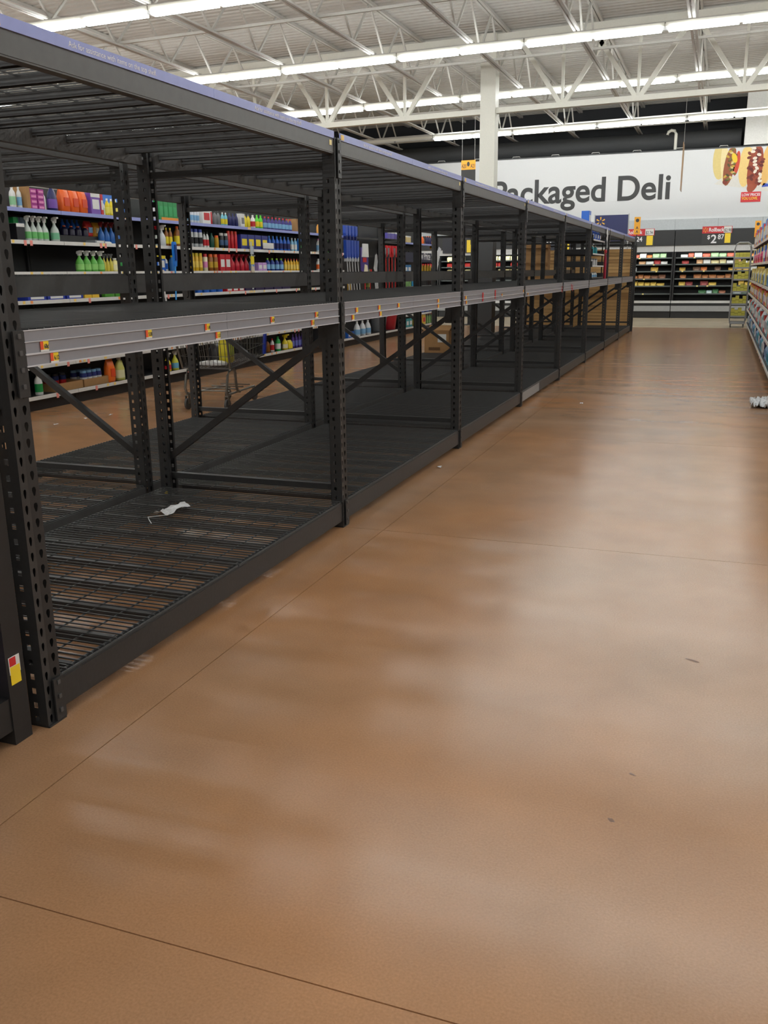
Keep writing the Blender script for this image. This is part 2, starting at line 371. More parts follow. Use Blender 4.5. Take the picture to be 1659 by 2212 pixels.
# price channel profile on the middle shelf, blue strip on the top shelf
def price_strip():
    m = MB(); La, Lb = 0.0, (B-PW)/2-0.002
    m.box(0.0, 0.004, La, Lb, 1.168, 1.276)
    return m.mesh('price_strip', GREYP)
PSTRIP = price_strip()
PRIDGE = MB().box(0.004, 0.009, 0, (B-PW)/2-0.002, 1.2035, 1.2085).box(0.004, 0.0075, 0, (B-PW)/2-0.002, 1.2415, 1.2435).box(0.004, 0.008, 0, (B-PW)/2-0.002, 1.168, 1.172).box(-0.001, 0.006, 0, (B-PW)/2-0.002, 1.2755, 1.278).mesh('ridge', LIGHTP)
BSTRIP = MB().box(-0.003, 0.003, 0, (B-PW)/2-0.002, 2.112, 2.1475).mesh('blue_strip', BLUEST)
tagm = {}
def price_tag(parent, y, z, x=0.0078, w=0.036, h=0.031, big=None, red=False):
    k = 'red' if red else 'yel'
    if k not in tagm:
        if red: tagm[k] = [('price_tag', MB().box(0, 0.002, -w/2, w/2, -0.045, 0.03).mesh('price_tag', RED))]
        else:
            tagm[k] = [('price_tag', MB().box(0, 0.0015, -w*0.15, w/2, -h/2+0.006, h/2).mesh('price_tag', YELLOW)),
                       ('price_tag', MB().box(0, 0.0015, -w/2, -w*0.15, -h/2+0.006, h/2).mesh('price_tag', pm(235, 90, 50))),
                       ('price_tag', MB().box(0, 0.0013, -w/2, w/2, -h/2, -h/2+0.006).mesh('price_tag', WHITEP))]
    for nme, me in tagm[k]: link(nme, me, parent, (x, y, z))
    if big: text('price_lettering', big, 0.019, (x+0.002, y-0.003, z-0.006), FX, TEXTK, parent, 0.0003, 0.0004, sx=0.72)
FB = ['empty black rack bay with the 68 cent tag and white plastic on its lowest deck',
      'second empty rack bay after the striped cup display, its strip full of yellow tags',
      'third empty rack bay after the striped cup display, red tags on its strip',
      'empty black rack bay with a pale grey patch on its bottom beam',
      'empty black rack bay whose price strip hangs loose with red clips, before the tiered display',
      'black rack bay carrying the black tiered display on its middle shelf',
      'black rack bay next to last before the tan slatted end panel',
      'last black rack bay of the aisle row, against the tan slatted end panel']
RB = ['rear-row black rack bay behind the bay with the 68 cent tag',
      'rear-row black rack bay whose diagonal brace crosses in front of the shopping cart',
      'rear-row black rack bay in front of the buckets and white jugs',
      'rear-row black rack bay just before the one holding the open cardboard box',
      'rear-row black rack bay with the open cardboard box on its lowest deck',
      'rear-row black rack bay right after the open cardboard box',
      'rear-row black rack bay beside the dark base of the white column',
      'last rear-row black rack bay against the tan slatted end panel']
def rack_bay(L, mir, x, k, label, last, front):
    sg = -1 if mir else 1
    o = thing('rack_bay', label, 'rack', (x, Y0+k*B, 0), 0, 'aisle row of empty racks' if front else 'rear row of empty racks')
    for dy in ([0.0, B] if last else [0.0]):
        link('post', L['post'], o, (0, dy, 0)); link('post', L['rear'], o, (-sg*D, dy, 0))
        link('foot_plate', L['foot'], o, (0, dy, 0)); link('foot_plate', L['foot'], o, (-sg*(D-0.07), dy, 0))
        for q in ('hb1', 'hb2'): link('horizontal_brace', L[q], o, (0, dy, 0))
        link('diagonal_brace', L['diag'], o, (0, dy, 0)); link('gusset_plate', L['plate'], o, (0, dy, 0))
    for key in ('low', 'mid', 'top'):
        b = link('beam', L['beam_'+key], o)
        link('beam_connector', L['con_a_'+key], b); link('beam_connector', L['con_b_'+key], b)
        for zz in L['rz_'+key]: link('rivet', L['riv'], b, (0, 0, zz))
        link('beam', L['back_'+key], o)
        for s in (0, 1):
            dk = link('wire_deck', L['wires_%s_%d' % (key, s)], o)
            ya = 0.012+s*(B-PW-0.01)/2
            for i in range(5): link('support_channel', L['chan_'+key], dk, (0, ya+0.07+i*0.245, 0))
    if front:
        for s in (0, 1):
            ps = link('price_strip', PSTRIP, o, (0.001, 0.001+s*(B-PW)/2, 0)); link('ridge', PRIDGE, ps)
            bs = link('blue_strip', BSTRIP, o, (0.0, 0.001+s*(B-PW)/2, 0))
            if k < 4:
                text('lettering', 'Ask for assistance with items on the top shelf.', 0.0255, (0.0035, 0.34, 2.1215), FX, TEXTW, bs, 0.0003, 0.0, sx=1.0)
        link('sticker', MB().box(0.0003, 0.0015, B-PW-0.06, B-PW-0.03, 2.075, 2.1).mesh('sticker', pm(235, 215, 140)), o)
        link('sticker', MB().box(0.0035, 0.0045, 0.01, 0.05, 2.116, 2.142).mesh('sticker', pm(240, 200, 90)), o)
    return o
front = []; rear = []
XR = X0-2*D-G
for k in range(8): front.append(rack_bay(LIBF, False, X0, k, FB[k], k == 7, True))
for k in range(8): rear.append(rack_bay(LIBR, True, XR, k, RB[k], k == 7, False))
tags = [(2.275, 1.225, '68¢'), (2.315, 1.187, '6.12'), (2.83, 1.225, '5.00'), (3.24, 1.225, '1.48'), (3.32, 1.187, '1.57'), (3.82, 1.225, '4.74'), (4.32, 1.225, '1.64'), (4.27, 1.187, '2.12'),
        (4.88, 1.225, ''), (4.82, 1.187, ''), (5.25, 1.225, ''), (5.27, 1.187, ''), (5.61, 1.225, ''), (6.5, 1.225, ''), (6.5, 1.187, ''), (7.28, 1.225, ''), (7.3, 1.187, ''), (8.6, 1.21, ''), (9.6, 1.225, ''), (9.85, 1.19, '')]
for y, z, t in tags:
    k = int((y-Y0)//B); price_tag(front[k], y-Y0-k*B, z, big=t or None)
for y, z in ((7.85, 1.225), (8.32, 1.235), (12.1, 1.2), (12.9, 1.22), (13.0, 1.2)):
    k = int((y-Y0)//B); price_tag(front[k], y-Y0-k*B, z, red=True)
link('patch', MB().box(0.0003, 0.002, 0.02, 1.0, 0.045, 0.142).mesh('patch', mat('pale_grey_beam_patch', (0.3, 0.3, 0.3), 0.5)), front[3])
link('sticker', MB().box(-D+0.041, -D+0.0435, B-PW-0.03, B-PW+0.0, 0.10, 0.135).mesh('sticker', YELLOW), front[0])
link('sticker', MB().box(0.006, 0.0075, -0.03, -0.015, 0.09, 0.12).mesh('sticker', YELLOW), rear[1])
# ------------------------------------------------------------------ neighbouring display with striped cups
o = thing('cup_display_rack', 'black smooth-post display rack with striped cup packs beside the first rack bay', 'rack', (-1.985, 2.062, 0))
for yy in (0.0, -1.9):
    part('post', MB().box(-0.07, 0.0, yy-0.075, yy, 0, 2.1), BLACKP, o)
    part('post', MB().box(-1.2, -1.13, yy-0.075, yy, 0, 2.1), BLACKP, o)
for z0, z1 in ((0.05, 0.16), (0.43, 0.475), (0.93, 1.0), (1.5, 1.57), (2.02, 2.1)):
    part('front_rail', MB().box(-0.045, -0.005, -1.825, -0.075, z0, z1), BLACKP, o)
    part('shelf', MB().box(-1.15, -0.05, -1.825, -0.075, z1-0.02, z1-0.005), BLACKP, o)
part('side_rail', MB().box(-1.13, -0.07, -0.05, -0.03, 0.05, 0.14), BLACKP, o)
st = part('price_sticker', MB().box(0.0005, 0.002, -0.062, -0.02, 0.2, 0.26), YELLOW, o)
link('sticker_top', MB().box(0.0006, 0.0022, -0.062, -0.035, 0.262, 0.29).mesh('sticker_top', RED), st)
link('sticker_body', MB().box(0.0004, 0.0019, -0.064, -0.018, 0.235, 0.292).mesh('sticker_body', WHITEP), st)
def striped(name, r, n, h, ca, cb, parent):
    for i in range(n):
        z = h*i/n
        link('cup_rim', CUPA if i % 2 == 0 else CUPB, parent, (0, 0, z))
CUPA = MB().lathe([(0.045, 0), (0.047, 0.006), (0.047, 0.011), (0.045, 0.0115)], 16).mesh('cup_rim', pm(120, 70, 150))
CUPB = MB().lathe([(0.043, 0), (0.044, 0.006), (0.044, 0.011), (0.043, 0.0115)], 16).mesh('cup_rim', pm(225, 215, 230))
for yy in (-0.16, -0.27, -0.38):
    q = thing('cup_pack', 'sleeve of purple and white striped plastic cups on the cup display', 'cups', (-1.985-0.11, 2.062+yy, 0.1555), 0, 'striped cup sleeves')
    striped('cup', 0.046, 21, 0.24, 0, 0, q)
# ------------------------------------------------------------------ litter on the lowest deck
PLAST = mat('thin_white_plastic', (0.75, 0.76, 0.78), 0.3, var=0.1)
def crumple(nx, ny, lx, ly, amp, seed):
    r = random.Random(seed); m = MB(); vs = []
    for i in range(nx):
        for j in range(ny):
            vs.append((lx*(i/(nx-1)-0.5)+r.uniform(-0.3, 0.3)*lx/nx, ly*(j/(ny-1)-0.5)+r.uniform(-0.3, 0.3)*ly/ny, r.uniform(0, amp)))
    m.add(vs, [(i*ny+j, (i+1)*ny+j, (i+1)*ny+j+1, i*ny+j+1) for i in range(nx-1) for j in range(ny-1)])
    return m
def deck_top(key): return {'low': 0.147, 'mid': 1.27, 'top': 2.112}[key]+0.0118
m = crumple(5, 9, 0.07, 0.22, 0.03, 3)
o = tag(part('plastic_scrap', m, PLAST), 'crumpled white plastic scrap with a loose string on the lowest rack deck', 'litter'); o.location = (-2.78, 4.12, deck_top('low')); o.rotation_euler = (0, 0, -0.2)
s_ = MB().tube([(-2.83+0.09, 3.86, 0.163), (-2.80+0.02, 3.9, 0.166), (-2.83, 3.96, 0.164), (-2.76, 4.03, 0.163), (-2.77, 4.09, 0.17)], 0.0025, 5)
tag(part('white_string', s_, PLAST), 'thin curled white string beside the crumpled plastic on the lowest deck', 'string')
# ================================================================== GONDOLA ACROSS THE NEXT AISLE
GX = -6.95                                     # front edge of the shelves
SHZ = [0.16, 0.49, 0.83, 1.18, 1.48, 1.805, 2.13]  # shelf tops
RAIL = mat('white_price_rail', (0.72, 0.72, 0.70), 0.35, var=0.05)
def gondola(name, label, x_front, facing, ya, yb, shelves, depth=0.5, topblue=True, hooks=False, height=2.42, group=None):
    """facing=+1: shelves open towards +X"""
    o = thing(name, label, 'shelving', (x_front, (ya+yb)/2, 0), 0, group); L = (yb-ya)/2-0.004; s = facing
    def bx(x0, x1, y0, y1, z0, z1): return MB().box(min(x0*s, x1*s), max(x0*s, x1*s), y0, y1, z0, z1)
    part('back_panel', bx(-depth-0.06, -depth-0.03, -L, L, 0, height), BLACKP, o)
    part('base_kick', bx(-depth-0.03, -0.06, -L, L, 0, 0.115), BLACKP, o)
    for yy in (-L, L-0.03): part('upright', bx(-depth-0.03, -depth, yy, yy+0.03, 0.1, height), BLACKP, o)
    for i, z in enumerate(shelves):
        dd = 0.0 if i == 0 else 0.06*(z > 0.3)
        sh = part('shelf', bx(-depth-0.02, -0.012, -L, L, z-0.028, z), BLACKP, o)
        blue = topblue and i == len(shelves)-1
        link('price_rail', bx(-0.012, 0.0, -L, L, z-0.036, z+0.004).mesh('price_rail', BLUEST if blue else RAIL), sh)
    return o, L
def rail_tags(o, L, shelves, rng, s=1, n=5):
    ty = MB().box(0, 0.0015, -0.018, 0.018, -0.03, 0.0).mesh('shelf_tag', pm(250, 215, 120)); tr = MB().box(0, 0.0015, -0.02, 0.02, -0.055, 0.0).mesh('shelf_tag', pm(240, 150, 140)); tw = MB().box(0, 0.0015, -0.018, 0.018, -0.03, 0.0).mesh('shelf_tag', pm(245, 160, 90))
    for z in shelves:
        for i in range(n):
            link('shelf_tag', rng.choice([ty, ty, tw, tr]), o, (0.0008 if s > 0 else -0.0023, rng.uniform(-L+0.05, L-0.05), z+0.0015))
rg = random.Random(11)
secs = [(6.15, 8.59, 'black gondola section holding clear spray bottles and magenta boxes'), (8.59, 11.03, 'black gondola section holding green spray bottles and green boxes'),
        (11.03, 14.85, 'black gondola section packed with aerosol cans and purple bottles'), (14.85, 16.75, 'black gondola section with green bottles before the hanging mops')]
for ya, yb, lb in secs:
    o, L = gondola('gondola_section', lb, GX, 1, ya, yb, SHZ); rail_tags(o, L, [SHZ[i] for i in (0, 1, 3, 4, 5)], rg, n=int((yb-ya)*3))
    part('top_tag', MB().box(0.001, 0.0025, -0.05, 0.05, SHZ[6]-0.03, SHZ[6]), pm(250, 210, 140), o)
o, L = gondola('gondola_section', 'black peg-bar gondola section hung with blue mops', GX, 1, 16.75, 18.8, [0.16], topblue=False)
for z in (1.75, 2.1): part('hang_bar', MB().box(-0.06, -0.04, -L, L, z, z+0.03), BLACKP, o)
o, L = gondola('gondola_section', 'black peg-bar gondola section hung with red brooms', GX, 1, 18.8, 20.1, [0.16], topblue=False)
for z in (1.75, 2.05): part('hang_bar', MB().box(-0.06, -0.04, -L, L, z, z+0.03), BLACKP, o)
o, L = gondola('gondola_section', 'black gondola section of brushes and sponges under the navy price sign', GX, 1, 20.1, 22.8, [0.16, 0.45, 1.1, 1.42, 1.75, 2.1]); rail_tags(o, L, [1.1, 1.42, 1.75], rg, n=6)
# ------------------------------------------------------------------ products
def p_spray(h, w, d, body, head, label=None):
    n = 12; r = w/2
    b = MB().lathe([(r*0.92, 0), (r, h*0.03), (r, h*0.38), (r*0.8, h*0.52), (r*0.42, h*0.63), (r*0.3, h*0.70), (r*0.3, h*0.76)], n, d/w, 1)
    t = MB().lathe([(r*0.38, h*0.755), (r*0.38, h*0.82), (r*0.28, h*0.83)], 10)
    t.poly([(-r*0.55, h*0.86), (-r*0.3, h*0.82), (r*0.35, h*0.82), (r*0.5, h*0.9), (r*1.15, h*0.93), (r*1.15, h*0.99), (r*0.4, h*1.0), (-r*0.45, h*0.96)], lambda u, v, tt: (u, tt, v), -r*0.28, r*0.28)
    t.poly([(r*0.55, h*0.9), (r*0.75, h*0.9), (r*0.62, h*0.76), (r*0.5, h*0.77)], lambda u, v, tt: (u, tt, v), -r*0.12, r*0.12)
    out = [('bottle_body', b.mesh('bottle_body', body, True)), ('trigger_head', t.mesh('trigger_head', head))]
    if label: out.append(('front_label', MB().lathe([(r*0.9, h*0.08), (r*1.015, h*0.1), (r*1.015, h*0.36), (r*0.9, h*0.38)], n, d/w, 1).mesh('front_label', label, True)))
    return out
def p_bottle(h, w, d, body, cap, label=None, neck=0.35, shoulder=0.72):
    r = w/2; n = 12
    b = MB().lathe([(r*0.9, 0), (r, h*0.04), (r, h*shoulder*0.8), (r*0.85, h*shoulder), (r*neck, h*0.86), (r*neck, h*0.9)], n, d/w, 1)
    c = MB().lathe([(r*neck*1.2, h*0.88), (r*neck*1.2, h*0.985), (r*neck, h)], n)
    out = [('bottle_body', b.mesh('bottle_body', body, True)), ('cap', c.mesh('cap', cap, True))]
    if label: out.append(('front_label', MB().lathe([(r*0.9, h*0.13), (r*1.012, h*0.14), (r*1.012, h*0.52), (r*0.9, h*0.53)], n, d/w, 1).mesh('front_label', label, True)))
    return out
def p_can(h, w, d, body, cap, label=None):
    r = w/2; n = 14
    b = MB().lathe([(r*0.93, 0), (r, h*0.02), (r, h*0.80), (r*0.8, h*0.84)], n)
    c = MB().lathe([(r*0.86, h*0.83), (r*0.86, h*0.97), (r*0.75, h)], n)
    out = [('can_body', b.mesh('can_body', body, True)), ('cap', c.mesh('cap', cap, True))]
    if label: out.append(('front_label', MB().lathe([(r*0.9, h*0.2), (r*1.012, h*0.21), (r*1.012, h*0.55), (r*0.9, h*0.56)], n).mesh('front_label', label, True)))
    return out
def p_bag(h, w, d, body, cap, label=None):
    m = MB(); rows = 7; n = 10; prof = [(0.75, 0.0, 0.9), (0.98, 0.06, 1.0), (1.0, 0.35, 1.0), (0.95, 0.65, 0.97), (0.6, 0.85, 0.95), (0.15, 0.95, 0.97), (0.06, 1.0, 0.97)]
    for i, (fd, fz, fw) in enumerate(prof):
        for k in range(n):
            a = 2*math.pi*k/n; c, s2 = math.cos(a), math.sin(a)
            sg = lambda v: math.copysign(abs(v)**0.6, v)
            m.v.append((sg(c)*d/2*fd, sg(s2)*w/2*fw, fz*h))
    for i in range(rows-1):
        for k in range(n): m.f.append((i*n+k, i*n+(k+1) % n, (i+1)*n+(k+1) % n, (i+1)*n+k))
    m.f += [tuple(range(n-1, -1, -1)), tuple((rows-1)*n+k for k in range(n))]
    out = [('bag_body', m.mesh('bag_body', body, True))]
    if label: out.append(('front_label', MB().box(d/2-0.004, d/2+0.004, -w*0.3, w*0.3, h*0.25, h*0.6).mesh('front_label', label)))
    return out
def p_box(h, w, d, body, cap, label=None):
    e = 0.003; m = MB(); o_ = [(-d/2+e, -w/2), (d/2-e, -w/2), (d/2, -w/2+e), (d/2, w/2-e), (d/2-e, w/2), (-d/2+e, w/2), (-d/2, w/2-e), (-d/2, -w/2+e)]
    m.poly(o_, lambda u, v, t: (u, v, t), 0, h)
    out = [('carton', m.mesh('carton', body))]
    if cap: out.append(('top_flap', MB().box(-d/2+0.002, d/2+0.0012, -w/2+0.001, w/2-0.001, h*0.8, h+0.0015).mesh('top_flap', cap)))
    if label: out.append(('front_label', MB().box(d/2-0.001, d/2+0.0015, -w*0.36, w*0.36, h*0.25, h*0.7).mesh('front_label', label)))
    return out
def p_jug(h, w, d, body, cap, label=None):
    r = w/2
    b = MB().lathe([(r*0.9, 0), (r, h*0.03), (r, h*0.5), (r*0.7, h*0.72), (r*0.3, h*0.86), (r*0.3, h*0.9)], 12, d/w, 1)
    hd = MB().tube([(0, r*0.35, h*0.82), (0, r*0.75, h*0.8), (0, r*0.92, h*0.66), (0, r*0.9, h*0.5)], r*0.13, 6)
    c = MB().lathe([(r*0.36, h*0.88), (r*0.36, h*0.98), (r*0.3, h)], 12)
    out = [('jug_body', b.mesh('jug_body', body, True)), ('handle', hd.mesh('handle', body, True)), ('cap', c.mesh('cap', cap, True))]
    if label: out.append(('front_label', MB().lathe([(r*0.9, h*0.1), (r*1.012, h*0.11), (r*1.012, h*0.45), (r*0.9, h*0.46)], 12, d/w, 1).mesh('front_label', label, True)))
    return out
GEN = dict(spray=p_spray, bottle=p_bottle, can=p_can, bag=p_bag, box=p_box, jug=p_jug)
CATS = dict(spray='spray bottle', bottle='bottle', can='aerosol can', bag='bag', box='box', jug='jug')
def place(kind, label, pts, h, w, d, cols, name=None, cat=None, rz=0.0, jit=0.12):
    """pts: list of (x, y, z) bases. One top-level thing each, sharing meshes."""
    parts_ = GEN[kind](h, w, d, *cols)
    nm = name or {'spray': 'spray_bottle', 'bottle': 'cleaner_bottle', 'can': 'aerosol_can', 'bag': 'product_bag', 'box': 'product_box', 'jug': 'cleaner_jug'}[kind]
    for p in pts:
        o = thing(nm, label, cat or CATS[kind], p, rz+rg.uniform(-jit, jit)*(0.25 if kind in ('box', 'bag') else 1), label if len(pts) > 1 else None)
        for q, me in parts_: link(q, me, o)
def run(kind, label, x0, x1, n, z, h, cols, dx=0.09, d=None, name=None, cat=None, rows=1, sw=0.9, wmax=None, stack=1):
    """n products between pixel columns x0..x1 standing on the shelf top z"""
    X = GX-dx
    ya, yb = ysolve(x0, X, z+h/2), ysolve(x1, X, z+h/2)
    st = (yb-ya)/n; w = st*sw
    if kind in ('spray', 'bottle', 'can', 'jug'):
        dep = (np.array([X, (ya+yb)/2, z])-np.array([0, 0, CAMH]))@AF
        w = min(w, (x1-x0)/n*dep/F*(1.25 if kind == 'spray' else 1.08))
    if wmax: w = min(w, wmax)
    dd = d or min(w, 0.1)
    if kind == 'can': dd = w
    X = GX-max(dx, dd/2+0.02)
    pts = [(X-r*(dd*1.1+0.004), ya+st*(i+0.5), z+0.0005+k*(h+0.003)) for r in range(rows) for i in range(n) for k in range(stack)]
    place(kind, label, pts, h, w, dd, cols, name, cat)
    return w
Z1, Z2, Z3, Z4, Z5, Z6, Z7 = SHZ
w_ = WHITEP; clear = pm(196, 206, 200, 0.15); grn = pm(96, 178, 72); dgr = pm(20, 140, 70); blu = pm(30, 95, 190); nav = pm(30, 35, 95); org = pm(240, 105, 35); yel = pm(236, 214, 45)
mag = pm(170, 40, 140); pur = pm(120, 80, 175); redm = pm(200, 35, 45); lbl = pm(130, 180, 220); gry = pm(120, 122, 126); amb = pm(150, 90, 30); blk = pm(26, 26, 30); gold = pm(200, 160, 50); cream = pm(235, 225, 190); pink = pm(225, 140, 190); teal = pm(40, 150, 160); lime = pm(150, 215, 60)
# top shelf with the blue strip
run('bottle', 'white bottle with pale green label on the blue-edged top shelf', 20, 33, 1, Z7, 0.22, (w_, w_, pm(150, 205, 160)))
run('bottle', 'white bottle with blue label between the green-label bottle and the brown box', 36, 46, 1, Z7, 0.22, (w_, w_, lbl))
run('box', 'brown cardboard box beside the stack of magenta boxes', 46, 55, 1, Z7, 0.23, (CARD, None, None), d=0.2)
run('box', 'flat magenta box in the stack on the blue-edged top shelf', 56, 87, 2, Z7, 0.05, (mag, None, pink), d=0.2, stack=4)
run('bottle', 'slim white bottle between magenta boxes and navy jug', 88, 98, 1, Z7, 0.2, (w_, gry, None))
run('jug', 'navy jug with bright orange cap on the top shelf', 99, 124, 1, Z7, 0.28, (nav, org, pur), d=0.1)
run('bag', 'glossy orange pouch standing on the blue-edged top shelf', 126, 184, 3, Z7, 0.26, (org, org, pm(215, 70, 30)), d=0.11)
run('box', 'purple and white twin pack beside the orange pouches', 186, 209, 1, Z7, 0.24, (pur, w_, w_), d=0.12)
run('box', 'narrow red carton beside the purple twin pack', 210, 216, 1, Z7, 0.24, (redm, None, w_), d=0.1)
run('bottle', 'small white bottle before the yellow bottles', 217, 226, 1, Z7, 0.17, (w_, w_, pm(190, 215, 180)))
run('bottle', 'bright yellow bottle with white cap on the top shelf', 227, 263, 4, Z7, 0.2, (yel, w_, pm(250, 235, 110)))
run('box', 'wide blue carton behind the yellow bottles', 214, 264, 1, Z7, 0.27, (pm(60, 125, 220), None, None), dx=0.3, d=0.1)
run('bottle', 'grey white bottle with purple cap next to the green boxes', 322, 335, 1, Z7, 0.24, (pm(205, 205, 210), pur, None))
run('box', 'tall green carton in the orange tray', 336, 386, 5, Z7, 0.265, (dgr, None, pm(40, 160, 90)), d=0.1, sw=0.96, dx=0.14)
run('box', 'shallow orange tray under the green cartons', 347, 387, 1, Z7, 0.045, (pm(235, 150, 50), None, None), d=0.02, name='display_tray', cat='tray')
run('can', 'slim white can with red cap at the start of the aerosol section', 404, 430, 4, Z7, 0.2, (pm(215, 220, 230), redm, lbl))
run('box', 'white carton with red panel on the top shelf', 431, 449, 1, Z7, 0.22, (w_, None, redm), d=0.1)
run('can', 'red can alone on the top shelf next to the white carton', 450, 458, 1, Z7, 0.21, (redm, w_, None))
run('bottle', 'dark grey slim bottle on the top shelf', 460, 475, 2, Z7, 0.2, (gry, blk, None))
run('bottle', 'pale aqua bottle with white cap on the top shelf', 477, 491, 2, Z7, 0.19, (pm(120, 200, 220), w_, yel))
run('bottle', 'navy bottle standing in a blue tray on the top shelf', 492, 514, 3, Z7, 0.19, (nav, nav, None))
run('box', 'white leaflet carton on the top shelf', 515, 524, 1, Z7, 0.2, (w_, None, gry), d=0.08)
run('bottle', 'yellow square bottle on the top shelf beside the white leaflet carton', 525, 540, 2, Z7, 0.2, (yel, gry, None))
run('bottle', 'white bottle with a red band on the top shelf', 541, 551, 1, Z7, 0.2, (w_, w_, redm))
run('bottle', 'bright green bottle with yellow label on the top shelf', 551, 567, 2, Z7, 0.21, (pm(90, 215, 50), pm(90, 215, 50), yel))
run('bottle', 'indigo bottle with red cap in the long row on the top shelf', 568, 630, 8, Z7, 0.2, (pm(60, 50, 130), redm, lbl))
run('box', 'brown shipping carton at the end of the indigo bottles', 631, 647, 1, Z7, 0.21, (CARD, None, None), d=0.2)
run('bag', 'orange and white pouch on the top shelf before the mops', 686, 697, 1, Z7, 0.19, (pm(240, 170, 80), w_, w_))
run('box', 'white carton on the top shelf before the mops', 703, 717, 1, Z7, 0.2, (w_, None, pm(190, 200, 190)), d=0.1)
# second shelf
run('box', 'green upright carton at the end of the second shelf', 22, 34, 1, Z6, 0.24, (dgr, None, None), d=0.1, dx=0.2)
run('bag', 'pale blue clear refill pouch on the second shelf', 33, 55, 2, Z6, 0.26, (pm(175, 205, 235, 0.15), w_, None), dx=0.36, wmax=0.11)
run('box', 'black carton with white lid at the end of the second shelf', 27, 47, 1, Z6, 0.17, (blk, w_, None), d=0.1)
run('spray', 'clear spray bottle with white trigger and green label on the second shelf', 52, 102, 4, Z6, 0.26, (clear, w_, pm(110, 190, 110)))
run('spray', 'clear spray bottle with blue green label set apart on the second shelf', 107, 128, 1, Z6, 0.265, (clear, w_, pm(120, 190, 150)), wmax=0.1)
run('spray', 'dark green spray bottle behind the clear ones', 78, 104, 2, Z6, 0.27, (pm(20, 110, 50), pm(20, 110, 50), None), dx=0.25)
o = tag(part('shelf_riser', MB().box(GX-0.45, GX-0.2, ysolve(128, GX-0.2, Z6), ysolve(218, GX-0.2, Z6), Z6+0.001, Z6+0.085), BLACKP), 'black riser box at the back of the second shelf', 'riser')
run('jug', 'royal blue jug on the black riser at the back', 130, 172, 4, Z6+0.0855, 0.19, (pm(50, 120, 215), pm(50, 120, 215), None), dx=0.38, d=0.09)
run('bottle', 'short navy bottle with orange cap on the black riser', 131, 190, 4, Z6+0.0855, 0.11, (pm(35, 30, 60), org, None), dx=0.25, d=0.08, sw=0.8)
run('bag', 'red pouch with blue disc on the black riser', 180, 196, 1, Z6+0.0855, 0.18, (pm(225, 60, 60), redm, lbl), dx=0.3)
run('bag', 'amber yellow pouch beside the red pouch on the riser', 197, 213, 1, Z6+0.0855, 0.17, (pm(240, 175, 60), yel, cream), dx=0.3)
run('spray', 'blue spray bottle with dark red trigger on the second shelf', 212, 267, 5, Z6, 0.26, (pm(40, 105, 185), pm(120, 25, 30), None), dx=0.18)
run('box', 'flat clear plastic pack lying on the second shelf', 194, 218, 1, Z6, 0.035, (pm(150, 155, 160, 0.15), None, w_), d=0.14)
run('bag', 'small flat white packet lying on the second shelf', 219, 238, 1, Z6, 0.03, (w_, w_, None), d=0.1)
run('spray', 'clear spray bottle with red and white trigger beyond the post', 323, 343, 2, Z6, 0.26, (clear, redm, w_))
run('spray', 'clear faceted spray bottle with white trigger beyond the post', 341, 357, 1, Z6, 0.27, (pm(205, 210, 215, 0.12), w_, None), wmax=0.11)
run('bottle', 'amber bottle with yellow label and black neck', 355, 372, 2, Z6, 0.24, (amb, yel, yel))
run('bottle', 'amber bottle with large orange cap next to the blue brush', 374, 391, 1, Z6, 0.27, (amb, org, yel), wmax=0.1)
run('can', 'silver aerosol can with blue cap on the second shelf', 407, 437, 3, Z6, 0.25, (pm(185, 188, 192, 0.25), pm(35, 60, 160), blk))
run('bottle', 'white and black bottle after the silver cans', 438, 451, 2, Z6, 0.22, (w_, blk, redm))
run('bottle', 'dark green bottle on the second shelf', 452, 462, 1, Z6, 0.21, (pm(15, 75, 60), pm(15, 75, 60), None))
run('can', 'gold aerosol can on the second shelf', 463, 472, 1, Z6, 0.18, (gold, org, None))
run('can', 'black aerosol can with white cap on the second shelf', 473, 492, 2, Z6, 0.22, (blk, w_, pm(60, 90, 130)))
run('can', 'bright red aerosol can on the second shelf', 489, 512, 3, Z6, 0.26, (redm, pm(220, 60, 40), None))
run('box', 'navy and yellow carton on the second shelf', 513, 572, 4, Z6, 0.22, (pm(40, 50, 130), None, yel), d=0.12)
run('bottle', 'blue bottle with clear grip in the row on the second shelf', 577, 626, 6, Z6, 0.23, (pm(35, 100, 205), pm(70, 140, 220), nav))
run('bottle', 'pale blue bottle with white label at the end of the second shelf row', 627, 641, 2, Z6, 0.22, (pm(130, 190, 225), w_, w_))
run('bag', 'blue and green bag closing the second shelf row', 642, 655, 1, Z6, 0.22, (pm(40, 120, 200), blu, pm(80, 190, 60)))
o = tag(part('shelf_sign', MB().box(GX+0.004, GX+0.006, ysolve(568, GX, Z6), ysolve(591, GX, Z6), Z6+0.02, Z6+0.11), WHITEP), 'small white notice card on the second shelf rail', 'sign')
run('bottle', 'white and pink bottle on the second shelf before the mops', 683, 692, 1, Z6, 0.24, (w_, pink, lbl))
run('bottle', 'light green bottle with silver band before the mops', 703, 720, 2, Z6, 0.22, (pm(90, 205, 80), pm(110, 215, 100), gry))
